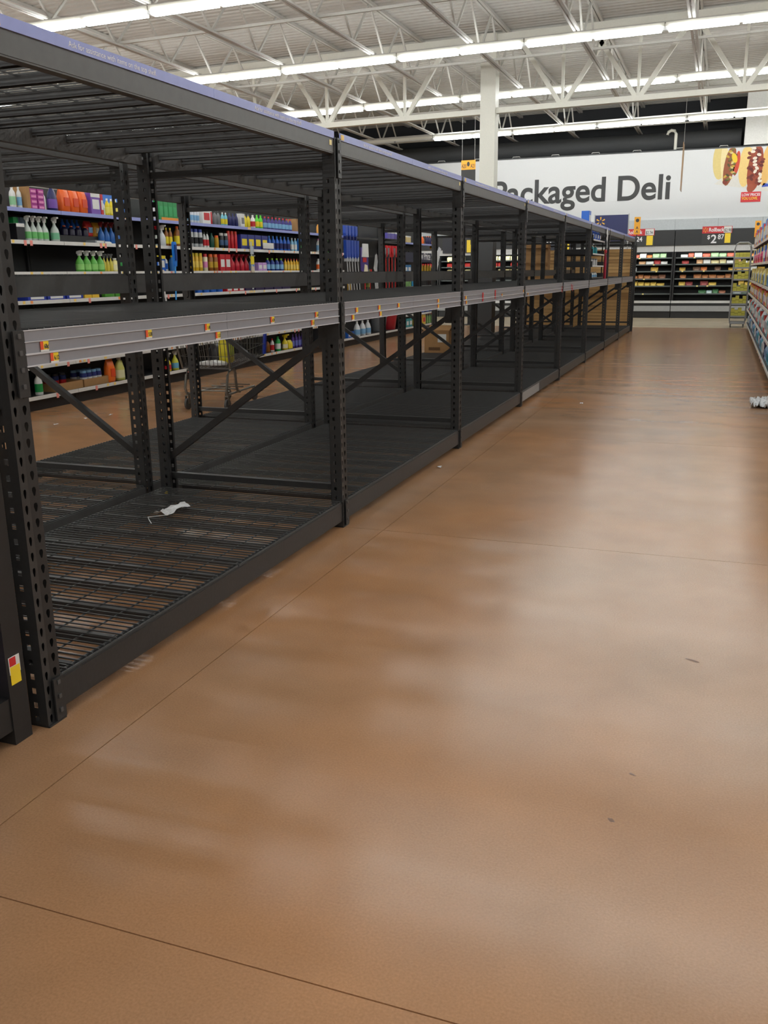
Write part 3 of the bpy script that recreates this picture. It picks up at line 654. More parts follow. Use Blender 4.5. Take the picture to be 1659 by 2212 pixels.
# third shelf
run('spray', 'green spray bottle with white trigger on the third shelf', 164, 223, 4, Z5, 0.24, (grn, w_, pm(150, 215, 120)), wmax=0.11)
run('spray', 'yellow spray bottle with grey trigger on the third shelf', 221, 243, 3, Z5, 0.21, (pm(210, 195, 70), gry, None))
run('bottle', 'round pale yellow bottle with purple print on the third shelf', 239, 257, 1, Z5, 0.16, (pm(232, 222, 150), w_, pm(235, 230, 190)))
run('bottle', 'slim green bottle on the third shelf beside the rack post', 257, 264, 1, Z5, 0.2, (pm(40, 150, 70), w_, None))
run('bottle', 'violet bottle with white label behind the rack post', 265, 275, 1, Z5, 0.22, (pm(150, 90, 190), w_, w_))
run('box', 'yellow pack with blue base on the third shelf', 332, 352, 1, Z5, 0.2, (blu, yel, w_), d=0.1)
run('bottle', 'white bottle with blue label near the white brush', 350, 362, 1, Z5, 0.2, (w_, lbl, blu))
run('bottle', 'blue bottle with yellow cap near the blue brush', 365, 377, 1, Z5, 0.21, (pm(60, 130, 205), yel, None))
run('can', 'yellow aerosol can on the third shelf', 411, 437, 3, Z5, 0.25, (pm(225, 180, 40), yel, pm(245, 215, 100)))
run('can', 'cream aerosol can with red cap on the third shelf', 438, 448, 1, Z5, 0.24, (cream, redm, pink))
run('can', 'amber and gold aerosol can with orange cap on the third shelf', 449, 470, 2, Z5, 0.24, (amb, org, gold))
run('box', 'glossy red carton on the third shelf', 470, 494, 2, Z5, 0.24, (pm(190, 30, 45), redm, w_), d=0.08)
run('spray', 'red spray bottle with dark trigger on the third shelf', 495, 536, 4, Z5, 0.25, (pm(185, 30, 50), pm(140, 20, 35), None))
run('spray', 'clear blue spray bottle behind the clip strip', 537, 549, 1, Z5, 0.24, (pm(110, 150, 215), w_, None))
run('box', 'pink and lavender carton on the third shelf', 552, 571, 2, Z5, 0.13, (pm(190, 150, 210), None, w_), d=0.1)
run('bottle', 'navy bottle with lime cap and oval label on the third shelf', 573, 612, 4, Z5, 0.2, (pm(30, 55, 140), lime, lbl))
run('bottle', 'golden yellow bottle with red cap on the third shelf', 613, 650, 6, Z5, 0.2, (pm(238, 185, 40), redm, pm(250, 215, 110)))
run('bottle', 'white bottle with orange label on the third shelf before the mops', 683, 692, 1, Z5, 0.21, (w_, w_, org))
run('bottle', 'green bottle with yellow cap and red label before the mops', 704, 721, 2, Z5, 0.22, (pm(60, 170, 60), yel, redm))
# fourth shelf (only tops show above the front rack)
run('box', 'flat blue carton on the fourth shelf', 48, 171, 3, Z4, 0.055, (pm(45, 65, 165), None, w_), d=0.2)
run('box', 'flat yellow carton on the fourth shelf', 172, 205, 2, Z4, 0.06, (pm(225, 185, 60), None, None), d=0.2)
run('bag', 'green bag lying on the fourth shelf', 222, 266, 2, Z4, 0.09, (pm(80, 150, 50), grn, None))
run('can', 'low blue tub on the fourth shelf', 405, 480, 5, Z4, 0.06, (blu, lbl, None))
run('box', 'low red carton on the fourth shelf', 481, 520, 3, Z4, 0.06, (redm, None, w_), d=0.15)
run('box', 'low dark violet carton on the fourth shelf', 522, 620, 5, Z4, 0.055, (pm(50, 40, 80), None, None), d=0.15)
# base shelf and shelf above it, seen under the front rack
run('bottle', 'white bottle with green label on the base shelf near the cardboard trays', 75, 91, 1, Z1, 0.24, (w_, w_, dgr), wmax=0.1)
for i, (a, b, lb) in enumerate(((98, 158, 'low brown cardboard tray with dark cans at the rack brace'), (160, 214, 'low brown cardboard tray with blue canisters'))):
    ya, yb = ysolve(a, GX-0.2, Z1), ysolve(b, GX-0.2, Z1)
    o = thing('cardboard_tray', lb, 'tray', (GX-0.2, (ya+yb)/2, Z1+0.0005)); L = (yb-ya)/2-0.005
    for nm, bb in (('tray_base', (-0.15, 0.15, -L, L, 0, 0.004)), ('tray_side', (0.146, 0.15, -L, L, 0.0041, 0.09)), ('tray_side', (-0.15, -0.146, -L, L, 0.0041, 0.09)),
                   ('tray_side', (-0.1459, 0.1459, -L, -L+0.004, 0.0041, 0.09)), ('tray_side', (-0.1459, 0.1459, L-0.004, L, 0.0041, 0.09))):
        part(nm, MB().box(*bb), CARD, o)
    cols = (pm(45, 60, 130), lbl, w_) if i else (pm(40, 60, 120), pm(60, 60, 70), redm)
    nn = 4 if i else 3
    place('can', 'blue canister standing in the cardboard tray of canisters' if i else 'dark blue can standing in the tray near the rack brace',
          [(GX-0.2+dx_, ya+0.05+(yb-ya-0.1)*(j+0.5)/nn, Z1+0.005) for j in range(nn) for dx_ in ((0.07, -0.07) if i else (-0.05,))], 0.18, 0.085, 0.085, cols, name='canister', cat='canister')
run('bag', 'big orange bag standing on the base shelf', 229, 245, 1, Z1, 0.28, (pm(240, 115, 35), org, pm(225, 80, 40)), d=0.11, dx=0.07)
run('jug', 'pale yellow green jug with blue label on the base shelf', 246, 269, 1, Z1, 0.29, (pm(205, 205, 110), w_, pm(225, 225, 180)), d=0.12)
run('spray', 'yellow spray bottle with white trigger and red label on the base shelf', 352, 370, 1, Z1, 0.25, (yel, w_, redm), wmax=0.11)
run('spray', 'yellow green spray bottle with pale blue label on the base shelf', 369, 386, 1, Z1, 0.27, (pm(215, 215, 70), w_, pm(110, 180, 215)), wmax=0.1)
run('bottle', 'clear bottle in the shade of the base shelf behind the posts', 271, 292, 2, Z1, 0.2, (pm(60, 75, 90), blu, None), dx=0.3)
run('bottle', 'dark amber bottle on the base shelf beside the cart', 572, 583, 1, Z1, 0.2, (amb, blk, None), dx=0.15)
run('bottle', 'white and red bottle on the base shelf beside the cart', 584, 592, 1, Z1, 0.22, (w_, redm, redm))
run('bottle', 'emerald green bottle on the base shelf beside the cart', 594, 606, 1, Z1, 0.24, (pm(40, 175, 80), pm(40, 175, 80), w_))
run('spray', 'yellow spray bottle on the base shelf right of the cart', 608, 622, 1, Z1, 0.26, (yel, yel, cream))
run('bag', 'small yellow pouch on the base shelf right of the cart', 620, 629, 1, Z1, 0.15, (yel, yel, None))
run('bottle', 'purple bottle with blue label in a row on the base shelf', 629, 656, 4, Z1, 0.24, (pm(85, 60, 150), pur, pm(120, 130, 210)))
run('jug', 'large white jug on the base shelf under the mops', 765, 800, 3, Z1, 0.3, (pm(225, 228, 232), w_, lbl), d=0.14)
run('box', 'blue and white carton on the base shelf before the white jugs', 745, 760, 1, Z1, 0.12, (blu, None, w_), d=0.12)
for a, b, mt, lb in ((806, 832, gry, 'grey plastic mop bucket on the base shelf'), (833, 849, pm(175, 40, 50), 'red plastic mop bucket on the base shelf')):
    ya, yb = ysolve(a, GX-0.2, Z1), ysolve(b, GX-0.2, Z1); r = min((yb-ya)/2*0.9, 0.2); hh = 0.34
    o = thing('mop_bucket', lb, 'bucket', (GX-0.22, (ya+yb)/2, Z1+0.0005))
    part('bucket_body', MB().lathe([(r*0.75, 0), (r*0.78, 0.01), (r*0.97, hh-0.03), (r*1.04, hh-0.03), (r*1.04, hh), (r*0.94, hh), (r*0.74, 0.03)], 16), mt, o, True)
    part('bucket_handle', MB().tube([(0, -r, hh-0.02)]+[(0.05+0.08*math.sin(math.pi*i/6), -r*math.cos(math.pi*i/6), hh+0.06*math.sin(math.pi*i/6)) for i in range(1, 6)]+[(0, r, hh-0.02)], 0.006, 6), CHROME, o)
run('box', 'yellow carton on the base shelf past the red bucket', 893, 915, 3, Z1, 0.24, (pm(225, 190, 60), None, redm), d=0.12)
run('bottle', 'pale green bottle at the far end of the base shelf', 920, 934, 3, Z1, 0.24, (pm(160, 205, 130), org, None))
run('box', 'teal carton on the base shelf behind the red bucket', 872, 886, 2, Z1, 0.2, (teal, None, w_), d=0.12)
run('can', 'low tub on the raised base shelf before the end of the gondola', 895, 935, 4, 0.45, 0.16, (pm(60, 80, 150), yel, None))
# long brushes on clip strips
def brush(label, px, ztop, length, headcol, polecol, headw, lean):
    y = ysolve(px, GX+0.05, ztop-0.2)
    o = thing('scrub_brush', label, 'brush', (GX+0.05, y, ztop-length))
    part('pole', MB().tube([(0, 0, 0.0), (0, lean, length*0.62)], 0.011, 8), polecol, o, True)
    part('brush_head', MB().poly([(-headw*0.3, length*0.58), (headw*0.3, length*0.58), (headw*0.5, length*0.72), (headw*0.5, length*0.97), (headw*0.35, length), (-headw*0.35, length), (-headw*0.5, length*0.97), (-headw*0.5, length*0.72)], lambda u, v, t: (t, u+lean, v), -0.012, 0.012), headcol, o)
    part('bristles', MB().box(0.0125, 0.03, lean-headw*0.22, lean+headw*0.22, length*0.68, length*0.95), pm(20, 60, 130) if headw > 0.06 else w_, o)
brush('long blue scrub brush hanging in front of the shelves', 374, 1.86, 0.75, pm(35, 120, 215), pm(50, 150, 225), 0.085, 0.04)
brush('white handled toilet brush with pale head hanging by the blue brush', 358, 1.5, 0.5, pm(220, 205, 190), w_, 0.055, -0.05)
o = thing('clip_strip', 'hanging clear clip strip of small white packs before the aerosol shelves', 'clip strip', (GX+0.012, ysolve(545, GX+0.02, 1.6), 1.2))
part('strip', MB().box(0, 0.002, -0.02, 0.02, 0, 0.72), clear, o)
for i in range(4): part('pack', MB().box(0.003, 0.02, -0.045, 0.045, 0.08+0.15*i, 0.2+0.15*i), (w_, pm(200, 190, 170), yel, pm(180, 190, 200))[i], o)
# mops, brooms and packs on hang bars
def hung(label, pxs, zt, zb, headcol, polecol, hw, hh, group, lean=0.0, name='mop', cat='mop', xo=0.0):
    for px in pxs:
        y = ysolve(px, GX+0.02+xo, (zt+zb)/2)
        o = thing(name, label, cat, (GX+0.02+xo, y, zb), 0, group if len(pxs) > 1 else None); Lh = zt-zb
        part('pole', MB().tube([(0.0, lean, 0), (0.0, 0, Lh-hh*0.5)], 0.012, 8), polecol, o, True)
        part('head', MB().poly([(-hw*0.35, Lh-hh), (hw*0.35, Lh-hh), (hw/2, Lh-hh*0.7), (hw/2, Lh), (-hw/2, Lh), (-hw/2, Lh-hh*0.7)], lambda u, v, t: (t, u, v), -0.03, 0.03), headcol, o)
        part('head_grip', MB().box(-0.035, 0.035, -hw*0.2, hw*0.2, Lh-hh-0.06, Lh-hh+0.02), polecol, o)
silver = pm(190, 192, 196, 0.2)
hung('blue headed mop with silver pole hanging head up on the peg bar', [749, 754, 760, 766, 772], 2.05, 0.55, pm(35, 70, 165), silver, 0.115, 0.34, 'blue mops on the peg bar', 0.22)
hung('blue mop refill hanging high on the peg bar', [746, 753, 760, 767], 2.32, 2.07, pm(45, 80, 180), nav, 0.12, 0.2, 'blue mop refills', 0)
hung('broom with gold pole hanging below the blue mops', [752, 757], 1.4, 0.5, gold, gold, 0.06, 0.1, 'gold brooms', 0, 'broom', 'broom', -0.1)
hung('mop with red pole beside the white mop pack', [789, 800], 1.5, 0.5, redm, redm, 0.07, 0.14, 'red mops', 0)
hung('olive green spin mop between the red poles', [795], 1.5, 0.6, pm(110, 120, 60), pm(120, 130, 70), 0.12, 0.3, None, 0)
hung('red broom with red pole in the broom section', [828, 834, 841, 847, 854], 2.0, 0.6, redm, pm(195, 50, 50), 0.07, 0.18, 'red brooms on the peg bar', 0.0, 'broom', 'broom')
hung('grey broom with dark pole between the red brooms', [831, 838, 851], 1.95, 0.65, gry, pm(70, 70, 75), 0.055, 0.15, 'grey brooms', 0.0, 'broom', 'broom')
y = ysolve(787, GX+0.06, 1.75)
o = thing('mop_pack', 'white and violet mop kit pack hanging beside the blue mops', 'pack', (GX+0.065, y, 1.38))
part('pack_board', MB().poly([(-0.2, 0.1), (0.02, 0), (0.22, 0.05), (0.2, 0.5), (-0.2, 0.55)], lambda u, v, t: (t, u, v), -0.015, 0.0), pm(70, 50, 130), o)
part('mop_fringe', MB().poly([(-0.16, 0.36), (0.16, 0.36), (0.14, 0.62), (-0.12, 0.62)], lambda u, v, t: (t, u, v), 0.001, 0.03), w_, o)
part('brand_patch', MB().box(0.001, 0.004, -0.1, 0.1, 0.26, 0.35), redm, o)
part('picture', MB().poly([(-0.05, 0.06), (0.18, 0.08), (0.15, 0.2), (0.0, 0.22)], lambda u, v, t: (t, u, v), 0.001, 0.003), cream, o)
o = tag(part('plastic_sleeve', crumple(4, 8, 0.2, 0.9, 0.05, 9), mat('clear_grey_plastic', (0.42, 0.43, 0.44), 0.2)), 'long crinkled clear plastic sleeve hanging by the mops', 'plastic'); o.location = (GX-0.035, ysolve(811, GX-0.03, 1.4), 1.35); o.rotation_euler = (math.pi/2, 0, math.pi/2)
run('box', 'violet carton on top of the mop section', 832, 856, 3, 2.16, 0.15, (pm(90, 80, 170), w_, None), dx=0.2, d=0.1)
o = tag(part('stock_shelf', MB().box(GX-0.45, GX-0.05, 18.85, 20.05, 2.135, 2.155), BLACKP), 'black top shelf over the red brooms', 'shelf')
# brushes section
zA, zB, zC, zD = 1.1, 1.42, 1.75, 2.1
run('box', 'small tan box on the top shelf past the brooms', 862, 884, 2, zD, 0.15, (pm(215, 190, 130), w_, None), d=0.1)
run('jug', 'orange jug on the top shelf past the brooms', 906, 917, 1, zD, 0.2, (org, w_, None), d=0.1)
run('bottle', 'dark violet bottle on the far top shelf', 919, 932, 3, zD, 0.2, (pm(50, 45, 90), org, None))
run('box', 'carton of blue cloths on the lower shelf of the brush section', 862, 884, 3, zB, 0.18, (pm(60, 130, 190), None, w_), d=0.1)
run('bottle', 'black handled brush tub in the brush section', 862, 886, 4, zC, 0.16, (gry, blk, None))
run('bag', 'green sponge bag in the brush section', 862, 886, 4, zA, 0.2, (pm(110, 150, 90), grn, None))
run('bag', 'blue sponge bag at the lower far shelf', 888, 907, 3, zA, 0.2, (pm(60, 150, 200), lbl, None))
run('bottle', 'pink topped brush in the row under the navy sign', 908, 931, 4, zB, 0.22, (gold, pm(215, 50, 140), None))
run('box', 'dark brush pack on the lowest far shelf', 909, 931, 5, zA, 0.2, (blk, gry, None), d=0.06)
ya, yb = ysolve(862, GX+0.02, 1.8), ysolve(931, GX+0.02, 1.8)
o = thing('price_sign', 'navy shelf sign with white lettering over the brush section', 'sign', (GX+0.02, ya, 1.66))
part('board', MB().box(0, 0.012, 0, yb-ya, 0, 0.22), pm(28, 32, 62), o)
text('lettering', 'Low Price', 0.26, (0.0125, yb-ya-0.1, 0.06), FX, TEXTW, o, 0.001, 0.003, align='RIGHT')
o = thing('sign_flyer', 'bundle of clear hanging literature pockets at the gondola end', 'pocket', (GX+0.05, 22.62, 1.0))
for i in range(5): part('pocket', MB().bar((0.01*i, -0.15+0.05*i, 0.18*i), (0.02*i, 0.08+0.03*i, 0.18*i+0.3), 0.01, 0.12), mat('clear_pocket', (0.6, 0.62, 0.66), 0.15), o)
# floor litter
for i, (px, py) in enumerate(((185, 905), (202, 904), (238, 897), (121, 918), (300, 1000), (950, 1010), (1256, 872))):
    d = ray(px, py); t = -CAMH/d[2]; P = d*t
    o = tag(part('floor_litter', crumple(3, 3, 0.03, 0.05, 0.012, 20+i), PLAST), 'tiny pale paper scrap lying on the concrete floor', 'litter', 'paper scraps on the floor'); o.location = (P[0], P[1], 0.0015)
# ================================================================== SHOPPING CART
CARTM = mat('dark_cart_wire', (0.10, 0.10, 0.10), 0.35, metal=0.5); CTUBE = mat('worn_cart_tube', (0.20, 0.19, 0.17), 0.4, metal=0.6)
o = thing('shopping_cart', 'grey wire shopping cart standing in the cleaning aisle behind the racks', 'cart', (-5.18, 8.5, 0), 0.06)
def wheel(x, y, r=0.062):
    q = part('wheel', MB().lathe([(r*0.6, -0.014), (r, -0.012), (r, 0.012), (r*0.6, 0.014)], 16), RUBBER, o, True)
    q.location = (x, y, r); q.rotation_euler = (0, math.pi/2, 0.0)
    part('caster_fork', MB().box(x-0.022, x-0.017, y-0.02, y+0.02, r, r+0.085).box(x+0.017, x+0.022, y-0.02, y+0.02, r, r+0.085).box(x-0.022, x+0.022, y-0.02, y+0.02, r+0.085, r+0.095), CTUBE, o)
for sx in (-1, 1):
    wheel(sx*0.24, 0.0); wheel(sx*0.17, 0.85)
    part('leg_loop', MB().tube([(sx*0.25, 0.30, 0.17), (sx*0.25, 0.24, 0.19), (sx*0.25, 0.22, 0.24), (sx*0.25, 0.20, 0.40), (sx*0.25, 0.17, 0.44), (sx*0.25, 0.06, 0.42), (sx*0.25, 0.02, 0.38), (sx*0.25, -0.02, 0.24), (sx*0.245, -0.01, 0.185), (sx*0.24, 0.04, 0.165)], 0.015, 8), CTUBE, o, True)
    part('lower_rail', MB().tube([(sx*0.24, 0.0, 0.168), (sx*0.17, 0.85, 0.165)], 0.013, 8), CTUBE, o, True)
for yy in (0.08, 0.3, 0.5, 0.7): part('cross_rail', MB().tube([(-0.24+yy*0.08, yy, 0.2), (0.24-yy*0.08, yy, 0.2)], 0.008, 6), CTUBE, o)
bk = MB(); zb_, zt_ = 0.45, 0.88
def bp(u, v, t):   # basket point: u across 0..1, v along 0..1, t height 0..1
    wv = 0.285-0.07*v+0.03*t
    return ((u*2-1)*wv, 0.02-0.08*t+v*(1.05+0.1*t), zb_+0.06*v+(zt_-zb_)*t)
for i in range(23):
    v = i/22
    for u in (0, 1): bk.bar(bp(u, v, 0), bp(u, v, 1), 0.005)
    bk.bar(bp(0, v, 0), bp(1, v, 0), 0.005)
for i in range(13):
    u = i/12
    for v in (0, 1): bk.bar(bp(u, v, 0), bp(u, v, 1), 0.005)
    bk.bar(bp(u, 0, 0), bp(u, 1, 0), 0.005)
for t in (0.0, 0.3, 0.62, 1.0):
    th = 0.013 if t in (0.0, 1.0) else 0.005
    for u in (0, 1): bk.bar(bp(u, 0, t), bp(u, 1, t), th)
    for v in (0, 1): bk.bar(bp(0, v, t), bp(1, v, t), th)
part('basket', bk, CARTM, o)['kind'] = 'stuff'
part('handle_bar', MB().tube([bp(0, -0.06, 1.28), bp(0.5, -0.08, 1.3), bp(1, -0.06, 1.28)], 0.016, 8), pm(30, 60, 150), o, True)
for u in (0, 1):
    part('handle_post', MB().tube([bp(u, 0, 0.0), bp(u, -0.02, 0.6), bp(u, -0.05, 1.28)], 0.013, 8), CTUBE, o, True)
    part('corner_guard', MB().bar(bp(u, 1, 0.02), bp(u, 1, 0.99), 0.035), pm(35, 60, 175), o)
cm = Matrix.Translation((-5.18, 8.5, 0)) @ Matrix.Rotation(0.06, 4, 'Z')
def in_cart(x, y, z): v = cm @ Vector((x, y, z)); return (v.x, v.y, v.z)
place('bag', 'yellow bag of goods inside the shopping cart', [in_cart(0.1, 0.32, 0.485)], 0.34, 0.16, 0.14, (pm(220, 205, 50), yel, pm(180, 190, 60)))
place('bag', 'black and white bundle inside the shopping cart', [in_cart(-0.06, 0.45, 0.49)], 0.2, 0.22, 0.2, (pm(40, 40, 42), w_, w_))
place('bag', 'crumpled white plastic bag in the cart bottom', [in_cart(0.02, 0.15, 0.475)], 0.05, 0.14, 0.34, (pm(215, 215, 215), w_, None))
# ================================================================== CARDBOARD, COLUMN BASE, TIERED DISPLAY, END PANEL
o = thing('cardboard_box', 'open brown cardboard box with a white shipping label on the rear rack deck', 'box', (-4.29, 14.28, deck_top('low')), 0.1)
part('box_body', MB().box(-0.2, 0.2, -0.15, -0.146, 0, 0.34).box(-0.2, 0.2, 0.146, 0.15, 0, 0.34).box(-0.2, -0.196, -0.1459, 0.1459, 0, 0.34).box(0.196, 0.2, -0.1459, 0.1459, 0, 0.34).box(-0.1959, 0.1959, -0.1459, 0.1459, 0, 0.004), CARD, o)
part('flap', MB().bar((0.198, 0, 0.341), (0.27, 0, 0.45), 0.3, 0.004), CARD, o); part('flap', MB().bar((-0.198, 0, 0.341), (-0.26, 0, 0.40), 0.3, 0.004), CARD, o)
part('flap', MB().bar((0, 0.15, 0.341), (0, 0.23, 0.42), 0.38, 0.004), CARD, o)
part('shipping_label', MB().box(0.02, 0.16, -0.152, -0.1505, 0.17, 0.3), w_, o); part('printed_band', MB().box(-0.13, 0.06, -0.1518, -0.1505, 0.04, 0.09), pm(110, 78, 48), o)
# tan slatted panel closing the racks
o = thing('slat_end_panel', 'tan slatted wood panel closing the far end of the racks', 'panel', (-3.2, 22.5, 0))
SLAT = mat('tan_slatwall_board', srgb(212, 170, 112), 0.6, var=0.08, scale=6); SLATD = mat('tan_slatwall_dark_board', srgb(186, 144, 92), 0.6, var=0.08, scale=6)
part('backing', MB().box(-1.28, 1.22, 0.02, 0.04, 0.05, 1.9), mat('brown_groove', srgb(165, 126, 80), 0.8), o)
for i in range(24):
    z = 0.06+i*0.0765
    link('slat', MB().box(-1.28, 1.22, 0.0, 0.021, z, z+0.069).mesh('slat', SLATD if i in (9, 10, 15, 16, 20) else SLAT), o)
part('frame_post', MB().box(-1.33, -1.28, -0.01, 0.05, 0, 2.0), BLACKP, o); part('frame_post', MB().box(1.22, 1.27, -0.01, 0.05, 0, 2.0), BLACKP, o); part('bottom_rail', MB().box(-1.279, 1.219, -0.005, 0.019, 0, 0.05), BLACKP, o)
o = thing('cardboard_box', 'tall closed brown carton on the rear rack middle shelf before the end panel', 'box', (-3.98, 20.7, 1.433+0.0118))
part('box_body', MB().box(-0.32, 0.32, -0.16, 0.16, 0, 0.55), CARD, o); part('tape', MB().box(-0.03, 0.03, -0.1612, 0.1612, 0.35, 0.5512), pm(140, 105, 65), o)
for sg in (-1, 1): part('flap', MB().bar((0, sg*0.155, 0.5535), (0, sg*0.004, 0.5545), 0.62, 0.003), CARD, o)
# black tiered display on the middle shelf of bay 5
tz = deck_top('mid')
o = thing('tiered_display', 'black four-tier metal display standing on the middle rack shelf', 'display rack', (-2.3, 16.05, tz))
for i, z in enumerate((0.0, 0.19, 0.38, 0.6)):
    part('tier', MB().box(-0.3, 0.3, -0.75, 0.75, z+0.012, z+0.02).box(-0.3, 0.3, -0.75, -0.742, z+0.0201, z+0.1).box(-0.3, 0.3, 0.742, 0.75, z+0.0201, z+0.1).box(-0.3, -0.292, -0.7419, 0.7419, z+0.0201, z+0.1), BLACKP, o)
    part('tier_rail', MB().box(0.3005, 0.306, -0.74, 0.74, z+0.012, z+0.035), RAIL if i else BLACKP, o)
for xx in (-0.28, 0.26):
    for yy in (-0.765, 0.7505): part('corner_post', MB().box(xx, xx+0.02, yy, yy+0.0145, 0, 0.74), BLACKP, o)
for i, (lb, z, kind, cols, h, w, n) in enumerate((('white bottle on the lowest tier of the black display', 0.0, 'bottle', (w_, gry, lbl), 0.1, 0.05, 5), ('white and silver tube on the second tier of the black display', 0.19, 'can', (w_, gry, None), 0.13, 0.06, 4),
        ('teal and cream bottle on the third tier of the black display', 0.38, 'bottle', (teal, cream, None), 0.15, 0.07, 3), ('blue and white pouch on the top tier of the black display', 0.6, 'bag', (pm(60, 100, 200), w_, w_), 0.17, 0.13, 4))):
    place(kind, lb, [(-2.09, 15.5+j*1.2/n, tz+z+0.0205) for j in range(n)], h, w, w, cols)
place('bottle', 'tall crimson bottle at the aisle end of the black display', [(-1.99, 16.95, tz)], 0.5, 0.1, 0.05, (pm(160, 35, 60), redm, None))
o = tag(part('hanging_paper', crumple(3, 7, 0.16, 0.36, 0.02, 5), w_), 'curled white paper hanging from the top beam over the tiered display', 'paper'); o.location = (X0+0.02, 16.6, 1.95); o.rotation_euler = (math.pi/2, 0, math.pi/2)
place('box', 'blue and white package standing on the top rack shelf over the tiered display', [(-2.08, 14.95, deck_top('top'))], 0.2, 0.22, 0.12, (pm(45, 110, 215), None, w_))
place('bag', 'small blue packet lying on the top rack shelf', [(-2.3, 14.0, deck_top('top'))], 0.09, 0.14, 0.12, (pm(60, 130, 220), lbl, None))
# ================================================================== DELI WALL: COLD CASES, HEADER, SIGN
CY = 29.0
CASEK = mat('black_case_enamel', (0.013, 0.014, 0.016), 0.35); CASEG = mat('grey_case_bumper', (0.33, 0.34, 0.35), 0.4); CASEL = mat('silver_case_trim', (0.62, 0.63, 0.64), 0.3, metal=0.2)
CASELIT = mat('lit_case_lamp', (1, 1, 0.95), 0.5, emit=9.0, var=0.0, emitcol=(0.95, 1.0, 0.95)); INT = mat('dark_case_interior', (0.03, 0.033, 0.036), 0.5)
FSH = [0.72, 0.95, 1.16, 1.38, 1.58, 1.77]
cases = [(-20.0, -16.06), (-16.04, -12.4), (-12.38, -8.74), (-8.72, -5.08), (-5.06, -1.42), (-1.40, 2.24), (2.26, 5.9)]
clab = ['far left', 'cold case left of', '']
for i, (xa, xb) in enumerate(cases):
    lab = {5: 'open black refrigerated deli case under the $2.87 rollback sign', 4: 'open black refrigerated deli case behind the tan end panel of the racks', 3: 'open black refrigerated case behind the building column', 2: 'open black refrigerated case at the end of the cleaning aisle',
           1: 'open black refrigerated case left of the cleaning aisle end', 0: 'open black refrigerated case in the far left corner', 6: 'open black refrigerated case past the right-hand shelving'}[i]
    o = thing('refrigerated_case', lab, 'refrigerator', ((xa+xb)/2, CY, 0)); L = (xb-xa)/2
    part('kick_plate', MB().box(-L, L, 0.06, 0.9, 0, 0.2), CASEK, o); part('bumper', MB().box(-L, L, -0.02, 0.9, 0.2, 0.36), CASEG, o)
    part('tub_front', MB().box(-L, L, 0.0, 0.06, 0.36, 0.44), CASEK, o); part('tub_lip', MB().box(-L, L, -0.03, 0.07, 0.44, 0.51), CASEL, o)
    part('deck_pan', MB().box(-L, L, 0.07, 0.85, 0.38, 0.45), INT, o); part('back_wall', MB().box(-L, L, 0.85, 0.9, 0.36, 2.1), INT, o)
    part('end_wall', MB().box(-L, -L+0.04, 0.071, 0.849, 0.4501, 1.98), CASEK, o); part('end_wall', MB().box(L-0.04, L, 0.071, 0.849, 0.4501, 1.98), CASEK, o)
    for z in FSH:
        sh = part('shelf', MB().box(-L+0.045, L-0.045, 0.2, 0.845, z-0.03, z-0.012), INT, o)
        link('shelf_rail', MB().box(-L+0.045, L-0.045, 0.185, 0.2, z-0.035, z).mesh('shelf_rail', mat('dark_shelf_rail', (0.12, 0.14, 0.14), 0.3)), sh)
    part('canopy', MB().box(-L, L, 0.0, 0.849, 1.981, 2.1), CASEL, o); part('canopy_lip', MB().box(-L, L, 0.0, 0.02, 1.93, 1.9805), CASEL, o); part('header_panel', MB().box(-L, L, -0.06, 0.9, 2.1005, 2.55), CASEK, o)
    part('canopy_lamp', MB().box(-L+0.1, L-0.1, 0.06, 0.12, 1.955, 1.98), CASELIT, o)
    for j in range(14):
        part('shelf_tag', MB().box(-0.025, 0.025, 0, 0.003, 0, 0.035), pm(250, 230, 150), o)
        C.objects[-1].location = (rg.uniform(-L+0.2, L-0.2), 0.181, rg.choice(FSH)-0.036)
fg = random.Random(5)
FOOD = {1.77: [('orange and brown meat pack', (205, 120, 60)), ('red and white sandwich box', (205, 95, 70)), ('pale green lidded tub', (165, 205, 150)), ('white tent card pack', (240, 240, 238))],
        1.58: [('tan sliced meat pack', (215, 165, 120)), ('red lunch kit box', (170, 50, 50)), ('white tub', (238, 238, 236)), ('cream cheese box', (230, 215, 160))],
        1.38: [('brown snack pack', (110, 80, 60)), ('gold cheese pack', (205, 165, 70)), ('white card pack', (235, 238, 238)), ('orange cheese pack', (215, 120, 60))],
        1.16: [('brown sausage pouch', (120, 78, 55)), ('amber ham pouch', (165, 105, 60))],
        0.95: [('dark red meat pack', (140, 60, 60)), ('yellow cheese stick pack', (215, 180, 80))],
        0.72: [('pale blue tub', (190, 215, 220)), ('green salad pack', (60, 110, 70)), ('brown ribs pack', (150, 95, 70))]}
fill = {1.77: 0.92, 1.58: 0.68, 1.38: 0.62, 1.16: 0.92, 0.95: 0.4, 0.72: 0.6}
def wedge(w, h, d):
    return MB().poly([(-d/2, 0), (d/2, 0), (d/2, h*0.55), (d/2-0.015, h*0.8), (-d/2+0.02, h)], lambda u, v, t: (t, -u, v), -w/2, w/2)
for z in FSH:
    x = -2.85
    while x < 0.95:
        if fg.random() < fill[z] and not (-1.70 < x < -1.34):
            nm, colr = fg.choice(FOOD[z]); w = fg.uniform(0.15, 0.22); h = fg.uniform(0.09, 0.15)
            o = thing('food_pack', nm+' on the %s shelf of the deli case' % {1.77: 'top', 1.58: 'second', 1.38: 'third', 1.16: 'fourth', 0.95: 'fifth', 0.72: 'lowest'}[z], 'food pack', (x+w/2, CY+0.3, z-0.0115), 0, 'deli packs: '+nm)
            part('tray', wedge(w, h, 0.16), pm(*colr), o)
            part('front_label', MB().box(-w*0.3, w*0.3, -0.0825, -0.0802, h*0.12, h*0.45), pm(*[min(255, c+45) for c in colr]), o)
            x += w+0.02
        else: x += 0.2
